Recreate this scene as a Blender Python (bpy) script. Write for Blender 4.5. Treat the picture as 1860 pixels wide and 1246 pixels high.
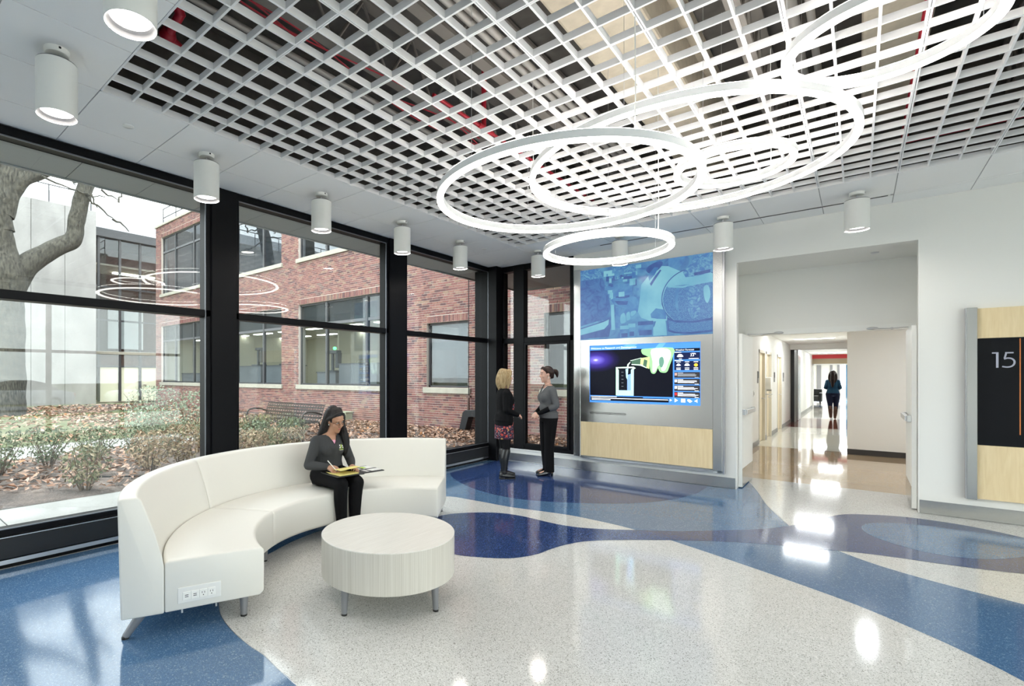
import bpy, bmesh, math, random
from mathutils import Vector, Matrix, noise
import numpy as np
for o in list(bpy.data.objects): bpy.data.objects.remove(o)
scene = bpy.context.scene
COL = scene.collection
PI = math.pi

# ---------------------------------------------------------------- camera, sky, exposure
cam_d = bpy.data.cameras.new('camera')
cam_d.sensor_fit = 'HORIZONTAL'; cam_d.sensor_width = 36.0
cam_d.lens = 36.0 * 910.68 / 1860.0
cam_d.shift_x = (930.0 - 759.08) / 1860.0
cam_d.shift_y = (683.43 - 623.0) / 1860.0
cam_d.clip_start = 0.05; cam_d.clip_end = 500
cam = bpy.data.objects.new('camera', cam_d); COL.objects.link(cam)
cam.location = (0, 0, 1.52); cam.rotation_euler = (PI/2, 0, 0.7199)
scene.camera = cam
scene.view_settings.view_transform = 'Standard'; scene.view_settings.look = 'None'
scene.view_settings.gamma = 1.0; scene.view_settings.use_curve_mapping = False
scene.view_settings.exposure = 0.64
scene.cycles.use_denoising = True
scene.cycles.use_adaptive_sampling = True; scene.cycles.adaptive_threshold = 0.08
scene.cycles.max_bounces = 10; scene.cycles.diffuse_bounces = 6; scene.cycles.glossy_bounces = 3
scene.cycles.transparent_max_bounces = 16; scene.cycles.transmission_bounces = 6
scene.cycles.caustics_reflective = False; scene.cycles.caustics_refractive = False
scene.cycles.sample_clamp_indirect = 6.0

world = bpy.data.worlds.new('overcast_sky'); scene.world = world; world.use_nodes = True
wn = world.node_tree.nodes; wl = world.node_tree.links
bg = wn['Background']; bg.inputs['Strength'].default_value = 4.3
tc = wn.new('ShaderNodeTexCoord'); sx = wn.new('ShaderNodeSeparateXYZ'); cr = wn.new('ShaderNodeValToRGB')
nz = wn.new('ShaderNodeTexNoise'); nz.inputs['Scale'].default_value = 2.2; nz.inputs['Detail'].default_value = 3
mxw = wn.new('ShaderNodeMix'); mxw.data_type = 'RGBA'; mxw.blend_type = 'MULTIPLY'; mxw.inputs[0].default_value = 0.18
cr.color_ramp.elements[0].position = 0.0; cr.color_ramp.elements[0].color = (0.95, 0.955, 0.965, 1)
cr.color_ramp.elements[1].position = 0.7; cr.color_ramp.elements[1].color = (0.92, 0.95, 1.0, 1)
wl.new(tc.outputs['Generated'], sx.inputs[0]); wl.new(sx.outputs['Z'], cr.inputs[0])
wl.new(tc.outputs['Generated'], nz.inputs['Vector'])
wl.new(cr.outputs[0], mxw.inputs[6]); wl.new(nz.outputs['Fac'], mxw.inputs[7]); wl.new(mxw.outputs[2], bg.inputs['Color'])

RING_UP, RING_DOWN, SPOT_W, DISC_E = 13.0, 8.0, 4.6, 7.0
CORR_W = 19.0

# ---------------------------------------------------------------- measures of the room (metres)
XW, YB, ZC = -5.047, 7.895, 3.502          # window wall, back wall, ceiling
XR, YF = 4.6, -4.2                          # far side wall and the wall behind the viewer
GX0, GY0, GY1, GX1 = -3.955, 1.16, 6.76, 2.322   # open cell ceiling
SX, SY = 0.2025, 0.20741

# ---------------------------------------------------------------- materials
MATS = {}
def base(name):
    m = bpy.data.materials.new(name); m.use_nodes = True
    nt = m.node_tree; b = nt.nodes['Principled BSDF']
    return m, nt, b
def N(nt, t, **kw):
    n = nt.nodes.new('ShaderNode' + t)
    for k, v in kw.items():
        if k in n.inputs.keys(): n.inputs[k].default_value = v
        else: setattr(n, k, v)
    return n
def ramp(nt, stops, interp='LINEAR'):
    r = nt.nodes.new('ShaderNodeValToRGB'); cr = r.color_ramp; cr.interpolation = interp
    while len(cr.elements) > 1: cr.elements.remove(cr.elements[-1])
    cr.elements[0].position = stops[0][0]; cr.elements[0].color = (*stops[0][1], 1)
    for p, c in stops[1:]:
        e = cr.elements.new(p); e.color = (*c, 1)
    return r
def mat(name, col, rough=0.5, metal=0.0, bump=0.0, bscale=60, var=0.0, spec=None, coat=0.0, stretch=None, sheen=0.0):
    if name in MATS: return MATS[name]
    m, nt, b = base(name); L = nt.links
    b.inputs['Base Color'].default_value = (*col, 1); b.inputs['Roughness'].default_value = rough
    b.inputs['Metallic'].default_value = metal
    if spec is not None: b.inputs['Specular IOR Level'].default_value = spec
    if coat: b.inputs['Coat Weight'].default_value = coat; b.inputs['Coat Roughness'].default_value = 0.08
    if sheen: b.inputs['Sheen Weight'].default_value = sheen
    if bump or var:
        t = N(nt, 'TexCoord'); n = N(nt, 'TexNoise', Scale=bscale, Detail=4.0)
        if stretch:
            mp = N(nt, 'Mapping'); mp.inputs['Scale'].default_value = stretch
            L.new(t.outputs['Object'], mp.inputs[0]); L.new(mp.outputs[0], n.inputs['Vector'])
        else: L.new(t.outputs['Object'], n.inputs['Vector'])
        if bump:
            bp = N(nt, 'Bump', Strength=bump, Distance=0.004); L.new(n.outputs['Fac'], bp.inputs['Height']); L.new(bp.outputs[0], b.inputs['Normal'])
        if var:
            r = ramp(nt, [(0.25, tuple(c*(1-var) for c in col)), (0.75, tuple(min(1, c*(1+var)) for c in col))])
            L.new(n.outputs['Fac'], r.inputs[0]); L.new(r.outputs[0], b.inputs['Base Color'])
    MATS[name] = m; return m
def emit(name, col, strength):
    if name in MATS: return MATS[name]
    m, nt, b = base(name); b.inputs['Base Color'].default_value = (*[min(1, c) for c in col], 1)
    b.inputs['Emission Color'].default_value = (*col, 1); b.inputs['Emission Strength'].default_value = strength
    b.inputs['Roughness'].default_value = 0.4; b.inputs['Specular IOR Level'].default_value = 0.15
    MATS[name] = m; return m
def glass(name, tint=(0.93, 0.97, 0.96), f0=0.045, gain=1.0):
    m = bpy.data.materials.new(name); m.use_nodes = True; nt = m.node_tree; L = nt.links
    for n in list(nt.nodes): nt.nodes.remove(n)
    out = N(nt, 'OutputMaterial'); tr = N(nt, 'BsdfTransparent'); tr.inputs[0].default_value = (*tint, 1)
    gl = N(nt, 'BsdfGlossy'); gl.inputs['Roughness'].default_value = 0.0; gl.inputs['Color'].default_value = (1, 1, 1, 1)
    lw = N(nt, 'LayerWeight'); lw.inputs['Blend'].default_value = 0.5
    pw = N(nt, 'Math', operation='POWER'); pw.inputs[1].default_value = 5.0
    ma = N(nt, 'Math', operation='MULTIPLY_ADD'); ma.inputs[1].default_value = (1-f0)*gain; ma.inputs[2].default_value = f0*gain
    ma.use_clamp = True
    mx = N(nt, 'MixShader')
    L.new(lw.outputs['Facing'], pw.inputs[0]); L.new(pw.outputs[0], ma.inputs[0]); L.new(ma.outputs[0], mx.inputs[0])
    L.new(tr.outputs[0], mx.inputs[1]); L.new(gl.outputs[0], mx.inputs[2]); L.new(mx.outputs[0], out.inputs['Surface'])
    MATS[name] = m; return m
def terrazzo(name, ground, light, dark, pl=0.80, pd=0.12, scale=260, rough=0.085):
    m, nt, b = base(name); L = nt.links
    t = N(nt, 'TexCoord'); v = N(nt, 'TexVoronoi', Scale=scale); v2 = N(nt, 'TexVoronoi', Scale=scale*0.52)
    L.new(t.outputs['Object'], v.inputs['Vector']); L.new(t.outputs['Object'], v2.inputs['Vector'])
    s = N(nt, 'SeparateColor'); s2 = N(nt, 'SeparateColor')
    L.new(v.outputs['Color'], s.inputs[0]); L.new(v2.outputs['Color'], s2.inputs[0])
    mid = tuple((g*0.75 + l*0.25) for g, l in zip(ground, light))
    r = ramp(nt, [(0.0, dark), (pd, tuple(g*0.86 for g in ground)), (0.45, ground), (pl-0.12, mid), (pl+0.1, light)], 'CONSTANT')
    L.new(s.outputs[0], r.inputs[0])
    r2 = ramp(nt, [(0.0, (0, 0, 0)), (0.965, (0.8, 0.8, 0.8))], 'CONSTANT'); L.new(s2.outputs[1], r2.inputs[0])
    mx = N(nt, 'Mix', data_type='RGBA'); L.new(r2.outputs[0], mx.inputs[0]); L.new(r.outputs[0], mx.inputs[6]); mx.inputs[7].default_value = (*light, 1)
    L.new(mx.outputs[2], b.inputs['Base Color']); b.inputs['Roughness'].default_value = rough
    b.inputs['Specular IOR Level'].default_value = 0.55
    MATS[name] = m; return m
def wood(name, c1, c2, scale=(14, 14, 1.2), rough=0.35):
    m, nt, b = base(name); L = nt.links
    t = N(nt, 'TexCoord'); mp = N(nt, 'Mapping'); mp.inputs['Scale'].default_value = scale
    n = N(nt, 'TexNoise', Scale=3.0, Detail=6.0, Distortion=0.6); r = ramp(nt, [(0.3, c1), (0.7, c2)])
    L.new(t.outputs['Object'], mp.inputs[0]); L.new(mp.outputs[0], n.inputs['Vector']); L.new(n.outputs['Fac'], r.inputs[0])
    L.new(r.outputs[0], b.inputs['Base Color']); b.inputs['Roughness'].default_value = rough
    MATS[name] = m; return m
def steel(name, col=(0.60, 0.60, 0.60), rough=0.27, stretch=(1, 1, 45)):
    m, nt, b = base(name); L = nt.links
    t = N(nt, 'TexCoord'); mp = N(nt, 'Mapping'); mp.inputs['Scale'].default_value = stretch
    n = N(nt, 'TexNoise', Scale=2.0, Detail=4.0); mr = N(nt, 'MapRange'); mr.inputs['To Min'].default_value = rough*0.9; mr.inputs['To Max'].default_value = rough*1.12
    L.new(t.outputs['Object'], mp.inputs[0]); L.new(mp.outputs[0], n.inputs['Vector']); L.new(n.outputs['Fac'], mr.inputs['Value']); L.new(mr.outputs[0], b.inputs['Roughness'])
    b.inputs['Base Color'].default_value = (*col, 1); b.inputs['Metallic'].default_value = 1.0
    MATS[name] = m; return m
def by_random(name, stops, rough=0.8, attr=None, bump=0.0):
    m, nt, b = base(name); L = nt.links
    if attr: a = N(nt, 'Attribute', attribute_name=attr); src = a.outputs['Fac']
    else: a = N(nt, 'ObjectInfo'); src = a.outputs['Random']
    r = ramp(nt, stops); L.new(src, r.inputs[0])
    t = N(nt, 'TexCoord'); n = N(nt, 'TexNoise', Scale=40.0, Detail=3.0); mx = N(nt, 'Mix', data_type='RGBA', blend_type='MULTIPLY')
    mx.inputs[0].default_value = 0.3
    L.new(t.outputs['Object'], n.inputs['Vector']); L.new(r.outputs[0], mx.inputs[6]); L.new(n.outputs['Fac'], mx.inputs[7])
    L.new(mx.outputs[2], b.inputs['Base Color']); b.inputs['Roughness'].default_value = rough
    MATS[name] = m; return m

paint = mat('white_wall_paint', (0.80, 0.795, 0.76), 0.55, bump=0.02, bscale=220)
trimwhite = mat('white_enamel_trim', (0.82, 0.82, 0.79), 0.35)
tilemat = mat('ceiling_tile', (0.90, 0.90, 0.89), 0.75, bump=0.05, bscale=500)
tbar = mat('ceiling_channel', (0.42, 0.42, 0.42), 0.6)
gridmat = mat('white_cell_blade', (0.83, 0.83, 0.84), 0.5)
black = mat('black_anodised', (0.0028, 0.003, 0.0042), 0.45, spec=0.14)
darkmetal = mat('dark_grey_enamel', (0.016, 0.017, 0.019), 0.42, spec=0.35)
silver = mat('satin_aluminium', (0.62, 0.63, 0.65), 0.32, 1.0)
beadm = mat('grey_bead', (0.16, 0.17, 0.19), 0.4, 0.8)
chrome = mat('chrome', (0.8, 0.81, 0.83), 0.12, 1.0)
stainless = mat('brushed_stainless', (0.58, 0.58, 0.575), 0.26, 1.0)
stainless_h = steel('brushed_stainless_long', (0.60, 0.595, 0.58), 0.24, (260, 260, 2))
stainless_b = steel('brushed_stainless_base', (0.60, 0.595, 0.58), 0.25, (2, 2, 260))
maple = wood('maple_veneer', (0.74, 0.58, 0.33), (0.82, 0.67, 0.42))
glz = glass('window_glass')
glz_dark = glass('tinted_window_glass', (0.80, 0.84, 0.86), 0.035, 1.0)
T_white = terrazzo('white_terrazzo', (0.585, 0.585, 0.565), (0.69, 0.69, 0.67), (0.22, 0.21, 0.19), pl=0.8, pd=0.075)
T_blue = terrazzo('mid_blue_terrazzo', (0.068, 0.150, 0.285), (0.20, 0.30, 0.42), (0.05, 0.115, 0.22), pl=0.86, pd=0.1)
T_navy = terrazzo('navy_terrazzo', (0.020, 0.046, 0.155), (0.13, 0.18, 0.31), (0.013, 0.030, 0.11), pl=0.87, pd=0.1)
T_brown = terrazzo('tan_terrazzo', (0.40, 0.29, 0.18), (0.44, 0.33, 0.22), (0.36, 0.26, 0.16), pl=0.8, pd=0.1, rough=0.05)
T_cream = terrazzo('cream_terrazzo', (0.66, 0.63, 0.55), (0.70, 0.67, 0.60), (0.6, 0.58, 0.5), pl=0.8, pd=0.1, rough=0.05)
T_red = terrazzo('red_terrazzo', (0.26, 0.06, 0.04), (0.30, 0.09, 0.06), (0.22, 0.05, 0.03), pl=0.8, pd=0.1, rough=0.05)

# ---------------------------------------------------------------- mesh building helpers
class MB:
    def __init__(s): s.v = []; s.f = []
    def add(s, vs, fs):
        o = len(s.v); s.v += [tuple(v) for v in vs]; s.f += [tuple(i+o for i in f) for f in fs]; return s
    def box(s, x0, y0, z0, x1, y1, z1):
        if x0 > x1: x0, x1 = x1, x0
        if y0 > y1: y0, y1 = y1, y0
        if z0 > z1: z0, z1 = z1, z0
        return s.add([(x0,y0,z0),(x1,y0,z0),(x1,y1,z0),(x0,y1,z0),(x0,y0,z1),(x1,y0,z1),(x1,y1,z1),(x0,y1,z1)],
                     [(0,3,2,1),(4,5,6,7),(0,1,5,4),(1,2,6,5),(2,3,7,6),(3,0,4,7)])
    def prism(s, poly, z0, z1):
        n = len(poly); a = sum(poly[i][0]*poly[(i+1)%n][1]-poly[(i+1)%n][0]*poly[i][1] for i in range(n))
        if a < 0: poly = poly[::-1]
        vs = [(x,y,z0) for x,y in poly] + [(x,y,z1) for x,y in poly]
        fs = [tuple(range(n-1,-1,-1)), tuple(range(n,2*n))] + [(i,(i+1)%n,n+(i+1)%n,n+i) for i in range(n)]
        return s.add(vs, fs)
    def loft(s, rings, closed=True, cap=True):
        n = len(rings[0]); vs = [p for r in rings for p in r]; fs = []
        for k in range(len(rings)-1):
            for i in range(n if closed else n-1):
                j = (i+1) % n; fs.append((k*n+i, k*n+j, (k+1)*n+j, (k+1)*n+i))
        if cap: fs += [tuple(range(n-1,-1,-1)), tuple(range((len(rings)-1)*n, len(rings)*n))]
        return s.add(vs, fs)
    def tube(s, pts, r, n=10, cap=True, flat=None):
        pts = [Vector(p) for p in pts]; m = len(pts)
        rs = r if isinstance(r, list) else [r]*m
        rings = []; up = None
        for i, p in enumerate(pts):
            d = (pts[min(i+1, m-1)] - pts[max(i-1, 0)]).normalized()
            if up is None:
                up = Vector((0,0,1)) if abs(d.z) < 0.9 else Vector((1,0,0))
                if flat is not None: up = Vector(flat)
            a = d.cross(up)
            if a.length < 1e-4: a = d.orthogonal()
            a.normalize(); b = a.cross(d).normalized(); up = b
            ra, rb = rs[i] if isinstance(rs[i], (list, tuple)) else (rs[i], rs[i])
            rings.append([p + a*(ra*math.cos(2*PI*k/n)) + b*(rb*math.sin(2*PI*k/n)) for k in range(n)])
        return s.loft(rings, True, cap)
    def lathe(s, prof, n=24, c=(0,0,0), cap=True):
        rings = [[(c[0]+r*math.cos(2*PI*k/n), c[1]+r*math.sin(2*PI*k/n), c[2]+z) for k in range(n)] for r, z in prof]
        return s.loft(rings, True, cap)
    def ell(s, c, r, n=16, m=10, R=None):
        rings = []
        for j in range(m+1):
            t = -PI/2 + PI*j/m; rr = max(math.cos(t), 0.02)
            ring = []
            for k in range(n):
                p = Vector((r[0]*rr*math.cos(2*PI*k/n), r[1]*rr*math.sin(2*PI*k/n), r[2]*math.sin(t)))
                if R is not None: p = R @ p
                ring.append((c[0]+p.x, c[1]+p.y, c[2]+p.z))
            rings.append(ring)
        return s.loft(rings)
    def xf(s, M):
        s.v = [tuple(M @ Vector(v)) for v in s.v]; return s
    def mesh(s, name):
        me = bpy.data.meshes.new(name); me.from_pydata(s.v, [], s.f); me.validate(); me.update(); return me
def fixnormals(me):
    bm = bmesh.new(); bm.from_mesh(me); bmesh.ops.recalc_face_normals(bm, faces=bm.faces); bm.to_mesh(me); bm.free()
def tag(o, label=None, cat=None, group=None, kind=None):
    if label: o['label'] = label
    if cat: o['category'] = cat
    if group: o['group'] = group
    if kind: o['kind'] = kind
    return o
def mk(name, mb, material, parent=None, smooth=None, bevel=0.0, seg=2, label=None, cat=None, group=None, kind=None, loc=None, fix=True):
    me = mb.mesh(name) if isinstance(mb, MB) else mb
    if bevel:
        bm = bmesh.new(); bm.from_mesh(me)
        bmesh.ops.remove_doubles(bm, verts=bm.verts, dist=1e-5); bmesh.ops.recalc_face_normals(bm, faces=bm.faces)
        es = [e for e in bm.edges if len(e.link_faces) == 2 and e.calc_face_angle(0) > 0.5]
        bmesh.ops.bevel(bm, geom=es, offset=bevel, segments=seg, profile=0.5, affect='EDGES', clamp_overlap=True)
        bm.to_mesh(me); bm.free(); 
    elif fix and isinstance(mb, MB): fixnormals(me)
    if smooth:
        me.shade_smooth()
        me.set_sharp_from_angle(angle=math.radians(smooth if smooth is not True else 40))
    if isinstance(material, (list, tuple)):
        for q in material: me.materials.append(q)
    elif material: 
        me.materials.clear(); me.materials.append(material)
    o = bpy.data.objects.new(name, me); COL.objects.link(o)
    if parent: o.parent = parent
    if loc: o.location = loc
    return tag(o, label, cat, group, kind)
def thing(name, loc, label, cat, rotz=0.0, group=None, kind=None):
    o = bpy.data.objects.new(name, None); COL.objects.link(o); o.empty_display_size = 0.1
    o.location = loc; o.rotation_euler = (0, 0, rotz); return tag(o, label, cat, group, kind)
def copy_tree(o, parent=None):
    c = o.copy(); COL.objects.link(c); c.parent = parent
    for ch in list(o.children): copy_tree(ch, c)
    return c
def box(*a): return MB().box(*a)
def smoothline(pts, sub=6, closed=False):
    out = []; n = len(pts)
    for i in range(n if closed else n-1):
        g = lambda k: pts[k % n] if closed else pts[max(0, min(n-1, k))]
        p0, p1, p2, p3 = g(i-1), g(i), g(i+1), g(i+2)
        for j in range(sub):
            t = j/sub
            out.append(tuple(0.5*((2*p1[q]) + (-p0[q]+p2[q])*t + (2*p0[q]-5*p1[q]+4*p2[q]-p3[q])*t*t + (-p0[q]+3*p1[q]-3*p2[q]+p3[q])*t**3) for q in range(len(p1))))
    if not closed: out.append(tuple(pts[-1]))
    return out
def flat_poly(poly, z):
    """one flat n-gon, triangulated"""
    me = bpy.data.meshes.new('poly'); bm = bmesh.new()
    f = bm.faces.new([bm.verts.new((x, y, z)) for x, y in poly]); f.normal_update()
    if f.normal.z < 0: f.normal_flip()
    bmesh.ops.triangulate(bm, faces=[f]); bm.to_mesh(me); bm.free(); return me
def text_mesh(body, size, extrude=0.001, font_scale_x=1.0, align='LEFT', spacing=1.0):
    c = bpy.data.curves.new('t', 'FONT'); c.body = body; c.size = size; c.extrude = extrude; c.align_x = align; c.space_character = spacing
    o = bpy.data.objects.new('t', c); COL.objects.link(o)
    bpy.context.view_layer.update()
    me = bpy.data.meshes.new_from_object(o.evaluated_get(bpy.context.evaluated_depsgraph_get()))
    bpy.data.objects.remove(o); bpy.data.curves.remove(c)
    if font_scale_x != 1.0: me.transform(Matrix.Diagonal((font_scale_x, 1, 1, 1)))
    return me
# ================================================================ STRUCTURE
# ---- floor with its terrazzo fields
floor = mk('floor', box(XW-0.1, YF, -0.12, XR, 8.95, 0.0), T_white, kind='structure')
A_left = [(-2.09,1.46),(-2.28,1.48),(-2.44,1.5),(-2.59,1.5),(-2.81,1.52),(-3.04,1.57),(-3.25,1.66),(-3.43,1.78),(-3.58,1.93),(-3.7,2.15),(-3.8,2.42),(-3.9,2.68),(-3.96,2.96),(-3.99,3.3),(-4.03,4.01),(-4.02,4.56),(-3.92,5.0),(-3.54,5.07),(-3.05,5.09),(-2.7,5.16),(-2.36,5.22),(-2.05,5.21),(-1.84,5.19),(-1.66,5.15)]
A_low = [(-1.3,5.04),(-0.95,4.89),(-0.64,4.75),(-0.35,4.61),(-0.01,4.43),(0.27,4.22),(0.45,4.06),(0.62,3.87),(1.0,3.35),(1.5,2.5),(2.0,1.4)]
A_up = [(2.9,3.2),(2.2,4.3),(1.5,4.9),(0.84,5.17),(0.56,5.26),(0.34,5.35),(0.1,5.49),(-0.13,5.7),(-0.31,5.94),(-0.52,6.32),(-0.66,6.71),(-0.81,7.18),(-0.95,7.76),(-1.08,8.26),(-1.18,8.6),(-1.23,8.75)]
Bp = [(-4.84,6.4),(-4.79,6.23),(-4.54,5.98),(-4.12,5.7),(-3.69,5.53),(-3.27,5.48),(-2.91,5.57),(-2.5,5.8),(-2.12,6.1),(-1.87,6.41),(-1.68,6.82),(-1.58,7.24),(-1.55,7.64),(-1.56,7.86)]
D_up = [(-3.42,4.21),(-3.36,4.42),(-3.2,4.63),(-2.98,4.79),(-2.73,4.84),(-2.46,4.82),(-2.26,4.82),(-2.09,4.86),(-1.87,4.98),(-1.65,5.14),(-1.32,5.38),(-1.07,5.63),(-0.8,5.91),(-0.67,6.07),(-0.52,6.32),(-0.42,6.51),(-0.31,6.78),(-0.23,7.0),(-0.16,7.16),(-0.07,7.28),(0.06,7.38),(0.27,7.5),(0.49,7.55),(0.79,7.52),(1.01,7.42),(1.3,7.2),(1.6,6.9)]
D_low = [(1.7,6.5),(1.4,6.15),(0.96,5.97),(0.71,5.89),(0.47,5.84),(0.21,5.8),(-0.01,5.74),(-0.18,5.67),(-0.67,5.46),(-1.0,5.26),(-1.3,5.04),(-1.62,4.77),(-1.8,4.59),(-1.91,4.44),(-1.99,4.24),(-2.03,4.07),(-2.06,3.88),(-2.14,3.71),(-2.24,3.6),(-2.43,3.48),(-2.59,3.42),(-2.93,3.36),(-3.3,3.5),(-3.44,3.87)]
Ep = [(1.17,7.25),(1.0,7.27),(0.77,7.25),(0.47,7.22),(0.26,7.13),(0.12,7.0),(0.05,6.87),(0.03,6.73),(0.05,6.56),(0.13,6.39),(0.28,6.23),(0.44,6.15),(0.6,6.14),(0.76,6.21),(0.89,6.32),(1.06,6.55),(1.2,6.9),(1.24,7.12)]
polyA = [(-0.9,-4.1),(-0.6,-2.4),(-0.7,-0.6),(-1.2,0.7),(-1.7,1.35)]
polyA = smoothline(polyA + A_left, 5)[:-1] + smoothline(A_low, 5) + smoothline(A_up, 5) + [(-1.235,7.895),(XW,7.895),(XW,-4.1)]
mk('blue_field', flat_poly(polyA, 0.0006), T_blue, floor, label='mid blue terrazzo field')
mk('navy_field', flat_poly(smoothline(D_up + D_low, 6, True), 0.0016), T_navy, floor, label='navy blue terrazzo band with rounded ends')
mk('navy_oval', flat_poly(smoothline(Bp, 6) + [(-4.9,7.88)], 0.0011), T_navy, floor, label='navy blue terrazzo oval below the screens')
mk('blue_oval', flat_poly(smoothline(Ep, 6, True), 0.0021), T_blue, floor, label='light blue terrazzo oval inside the navy band')
# brass-thin divider strips along two field edges
strip = silver
def divider(pts):
    p = smoothline(pts, 4); mb = MB(); mb.tube([(x, y, 0.0012) for x, y in p], (0.0018, 0.0012), 4); mk('divider_strip', mb, strip, floor)
divider(A_left[:7]); divider(A_up[9:15])

# ---- window wall on the left
def frame_box(nm, *a, m=black, parent=None, bev=0.004, kind='structure'):
    return mk(nm, box(*a), m, parent, bevel=bev, seg=1, kind=None if parent else kind)
XG = XW - 0.085
wwin = []
bays = [(-2.92, -0.43), (-0.15, 2.50), (2.785, 5.135), (5.495, 7.76)]
for i, (y0, y1) in enumerate(bays):
    fr = MB(); f0, f1 = XW-0.15, XW-0.012
    fr.box(f0, y0, 3.428, f1, y1, ZC)                     # head
    fr.box(f0, y0, 0.262, f1, y1, 0.307)                 # bottom rail
    fr.box(f0, y0, 2.134, f1, y1, 2.207)                 # transom
    fr.box(f0, y0, 0.307, f1, y0+0.035, 3.428); fr.box(f0, y1-0.05, 0.307, f1, y1, 3.428)
    w = mk('window_%d' % (i+1), fr, black, bevel=0.004, seg=1, kind='structure')
    for z0, z1 in ((0.30, 2.14), (2.20, 3.435)):
        mk('pane', box(XG-0.012, y0+0.02, z0, XG, y1-0.03, z1), glz, w)
    bead = MB(); bead.box(XW-0.02, y0+0.03, 3.415, XW-0.006, y1-0.05, 3.424); bead.box(XW-0.02, y0+0.03, 0.309, XW-0.006, y1-0.05, 0.317)
    mk('glazing_bead', bead, beadm, w)
    vb = MB(); vb.box(XW-0.014, y1-0.062, 0.31, XW-0.004, y1-0.054, 3.42); mk('glazing_bead', vb, beadm, w)
cols = [(-3.2, -2.92), (-0.43, -0.15), (2.50, 2.785), (5.135, 5.495)]
for i, (y0, y1) in enumerate(cols):
    t = mk('trim_%d' % (i+1), box(XW-0.16, y0, 0.0, XW+0.005, y1, ZC), black, bevel=0.006, seg=1, kind='structure')
    mk('edge_fin', box(XW+0.005, y0+0.004, 0.25, XW+0.012, y0+0.10, ZC-0.002), black, t)
corner = mk('trim_5', MB().box(XW-0.30, 7.70, 0.0, XW+0.17, 8.06, ZC), black, bevel=0.006, seg=1, kind='structure')
# low cover below the glass
sill = mk('baseboard_left', box(XW-0.20, YF, 0.075, XW+0.004, 7.75, 0.245), darkmetal, bevel=0.008, seg=2, kind='structure')
mk('sill_cap', box(XW-0.20, YF, 0.245, XW-0.004, 7.75, 0.264), black, sill, bevel=0.003, seg=1)
mk('sill_lip', box(XW-0.004, YF, 0.246, XW+0.008, 7.75, 0.252), silver, sill)
mk('kick_strip', box(XW-0.02, YF, 0.036, XW+0.002, 7.75, 0.070), silver, sill)
mk('kick_recess', box(XW-0.20, YF, 0.0, XW-0.03, 7.75, 0.076), black, sill)

# ---- back wall : glazed corner
YW = YB
fr = MB(); a0, a1 = YW-0.01, YW+0.13
fr.box(-4.88, a0, 3.40, -3.515, a1, ZC); fr.box(-4.88, a0, 0.232, -3.515, a1, 0.30)
fr.box(-4.88, a0, 2.110, -3.515, a1, 2.205)
fr.box(-4.88, a0, 0.30, -4.835, a1, 3.40); fr.box(-3.575, a0, 0.30, -3.515, a1, 3.40)
fr.box(-4.632, a0-0.012, 0.232, -4.425, a1, ZC)
w = mk('window_5', fr, black, bevel=0.005, seg=1, kind='structure')
fr2 = MB(); y0, y1 = YW-0.022, YW+0.02
for (x0, x1) in ((-4.425, -4.385), (-3.62, -3.575)): fr2.box(x0, y0, 0.30, x1, y1, 2.11)
fr2.box(-4.385, y0, 2.065, -3.62, y1, 2.11); fr2.box(-4.385, y0, 0.30, -3.62, y1, 0.345)
mk('door_sash', fr2, black, w, bevel=0.004, seg=1)
for (x0, x1, z0, z1) in ((-4.84,-4.62,0.29,2.12),(-4.84,-4.62,2.19,3.41),(-4.43,-3.57,0.29,2.12),(-4.43,-3.57,2.19,3.41)):
    mk('pane', box(x0, YW+0.05, z0, x1, YW+0.062, z1), glz, w)
# ---- back wall : plaster
AL, AR, AT, AD = -1.225, 0.512, 3.045, 8.93          # alcove: left, right, top, depth
wb = MB()
wb.box(XW+0.17, YB, 0.0, -3.515, YB+0.14, 0.232)
wb.box(-3.515, YB, 0.0, AL, YB+0.14, ZC+0.05)
wb.box(AL, YB, AT, AR, YB+0.14, ZC+0.05)
wb.box(AR, YB, 0.0, XR+0.1, YB+0.14, ZC+0.05)
wb.box(AL-0.30, YB+0.14, 0.0, AL-0.16, AD+0.15, ZC+0.05); wb.box(AR+0.16, YB+0.14, 0.0, AR+0.30, AD+0.15, ZC+0.05)
wb.box(AL-0.30, YB+0.14, AT, AR+0.30, AD+0.15, AT+0.12)
wall_back = mk('wall_back', wb, paint, kind='structure')
hd = mk('wall_header', MB().box(AL-0.17, AD, 2.135, AR+0.17, AD+0.12, AT).box(AL-0.17, AD, 0.0, AL, AD+0.12, 2.135).box(AR, AD, 0.0, AR+0.17, AD+0.12, 2.135), paint, kind='structure')
mk('corner_bead', MB().box(AL-0.012, YB-0.004, 0.0, AL+0.002, YB+0.02, AT).box(AR-0.002, YB-0.004, 0.0, AR+0.01, YB+0.02, AT), trimwhite, wall_back)
bb = MB(); bb.box(XW+0.18, YB-0.012, 0.0, -3.44, YB, 0.146)
mk('baseboard_back', box(XW+0.18, YB-0.012, 0.004, AL-0.012, YB, 0.146), stainless_b, kind='structure')
mk('baseboard_right', box(AR+0.008, YB-0.012, 0.004, XR, YB, 0.146), stainless_b, kind='structure')
mk('trim_6', box(XW+0.18, YB-0.018, 0.214, -3.44, YB, 0.232), trimwhite, kind='structure')
mk('trim_7', box(XW+0.19, YB-0.016, 0.0, -3.47, YB-0.011, 0.012), silver, kind='structure')

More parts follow.
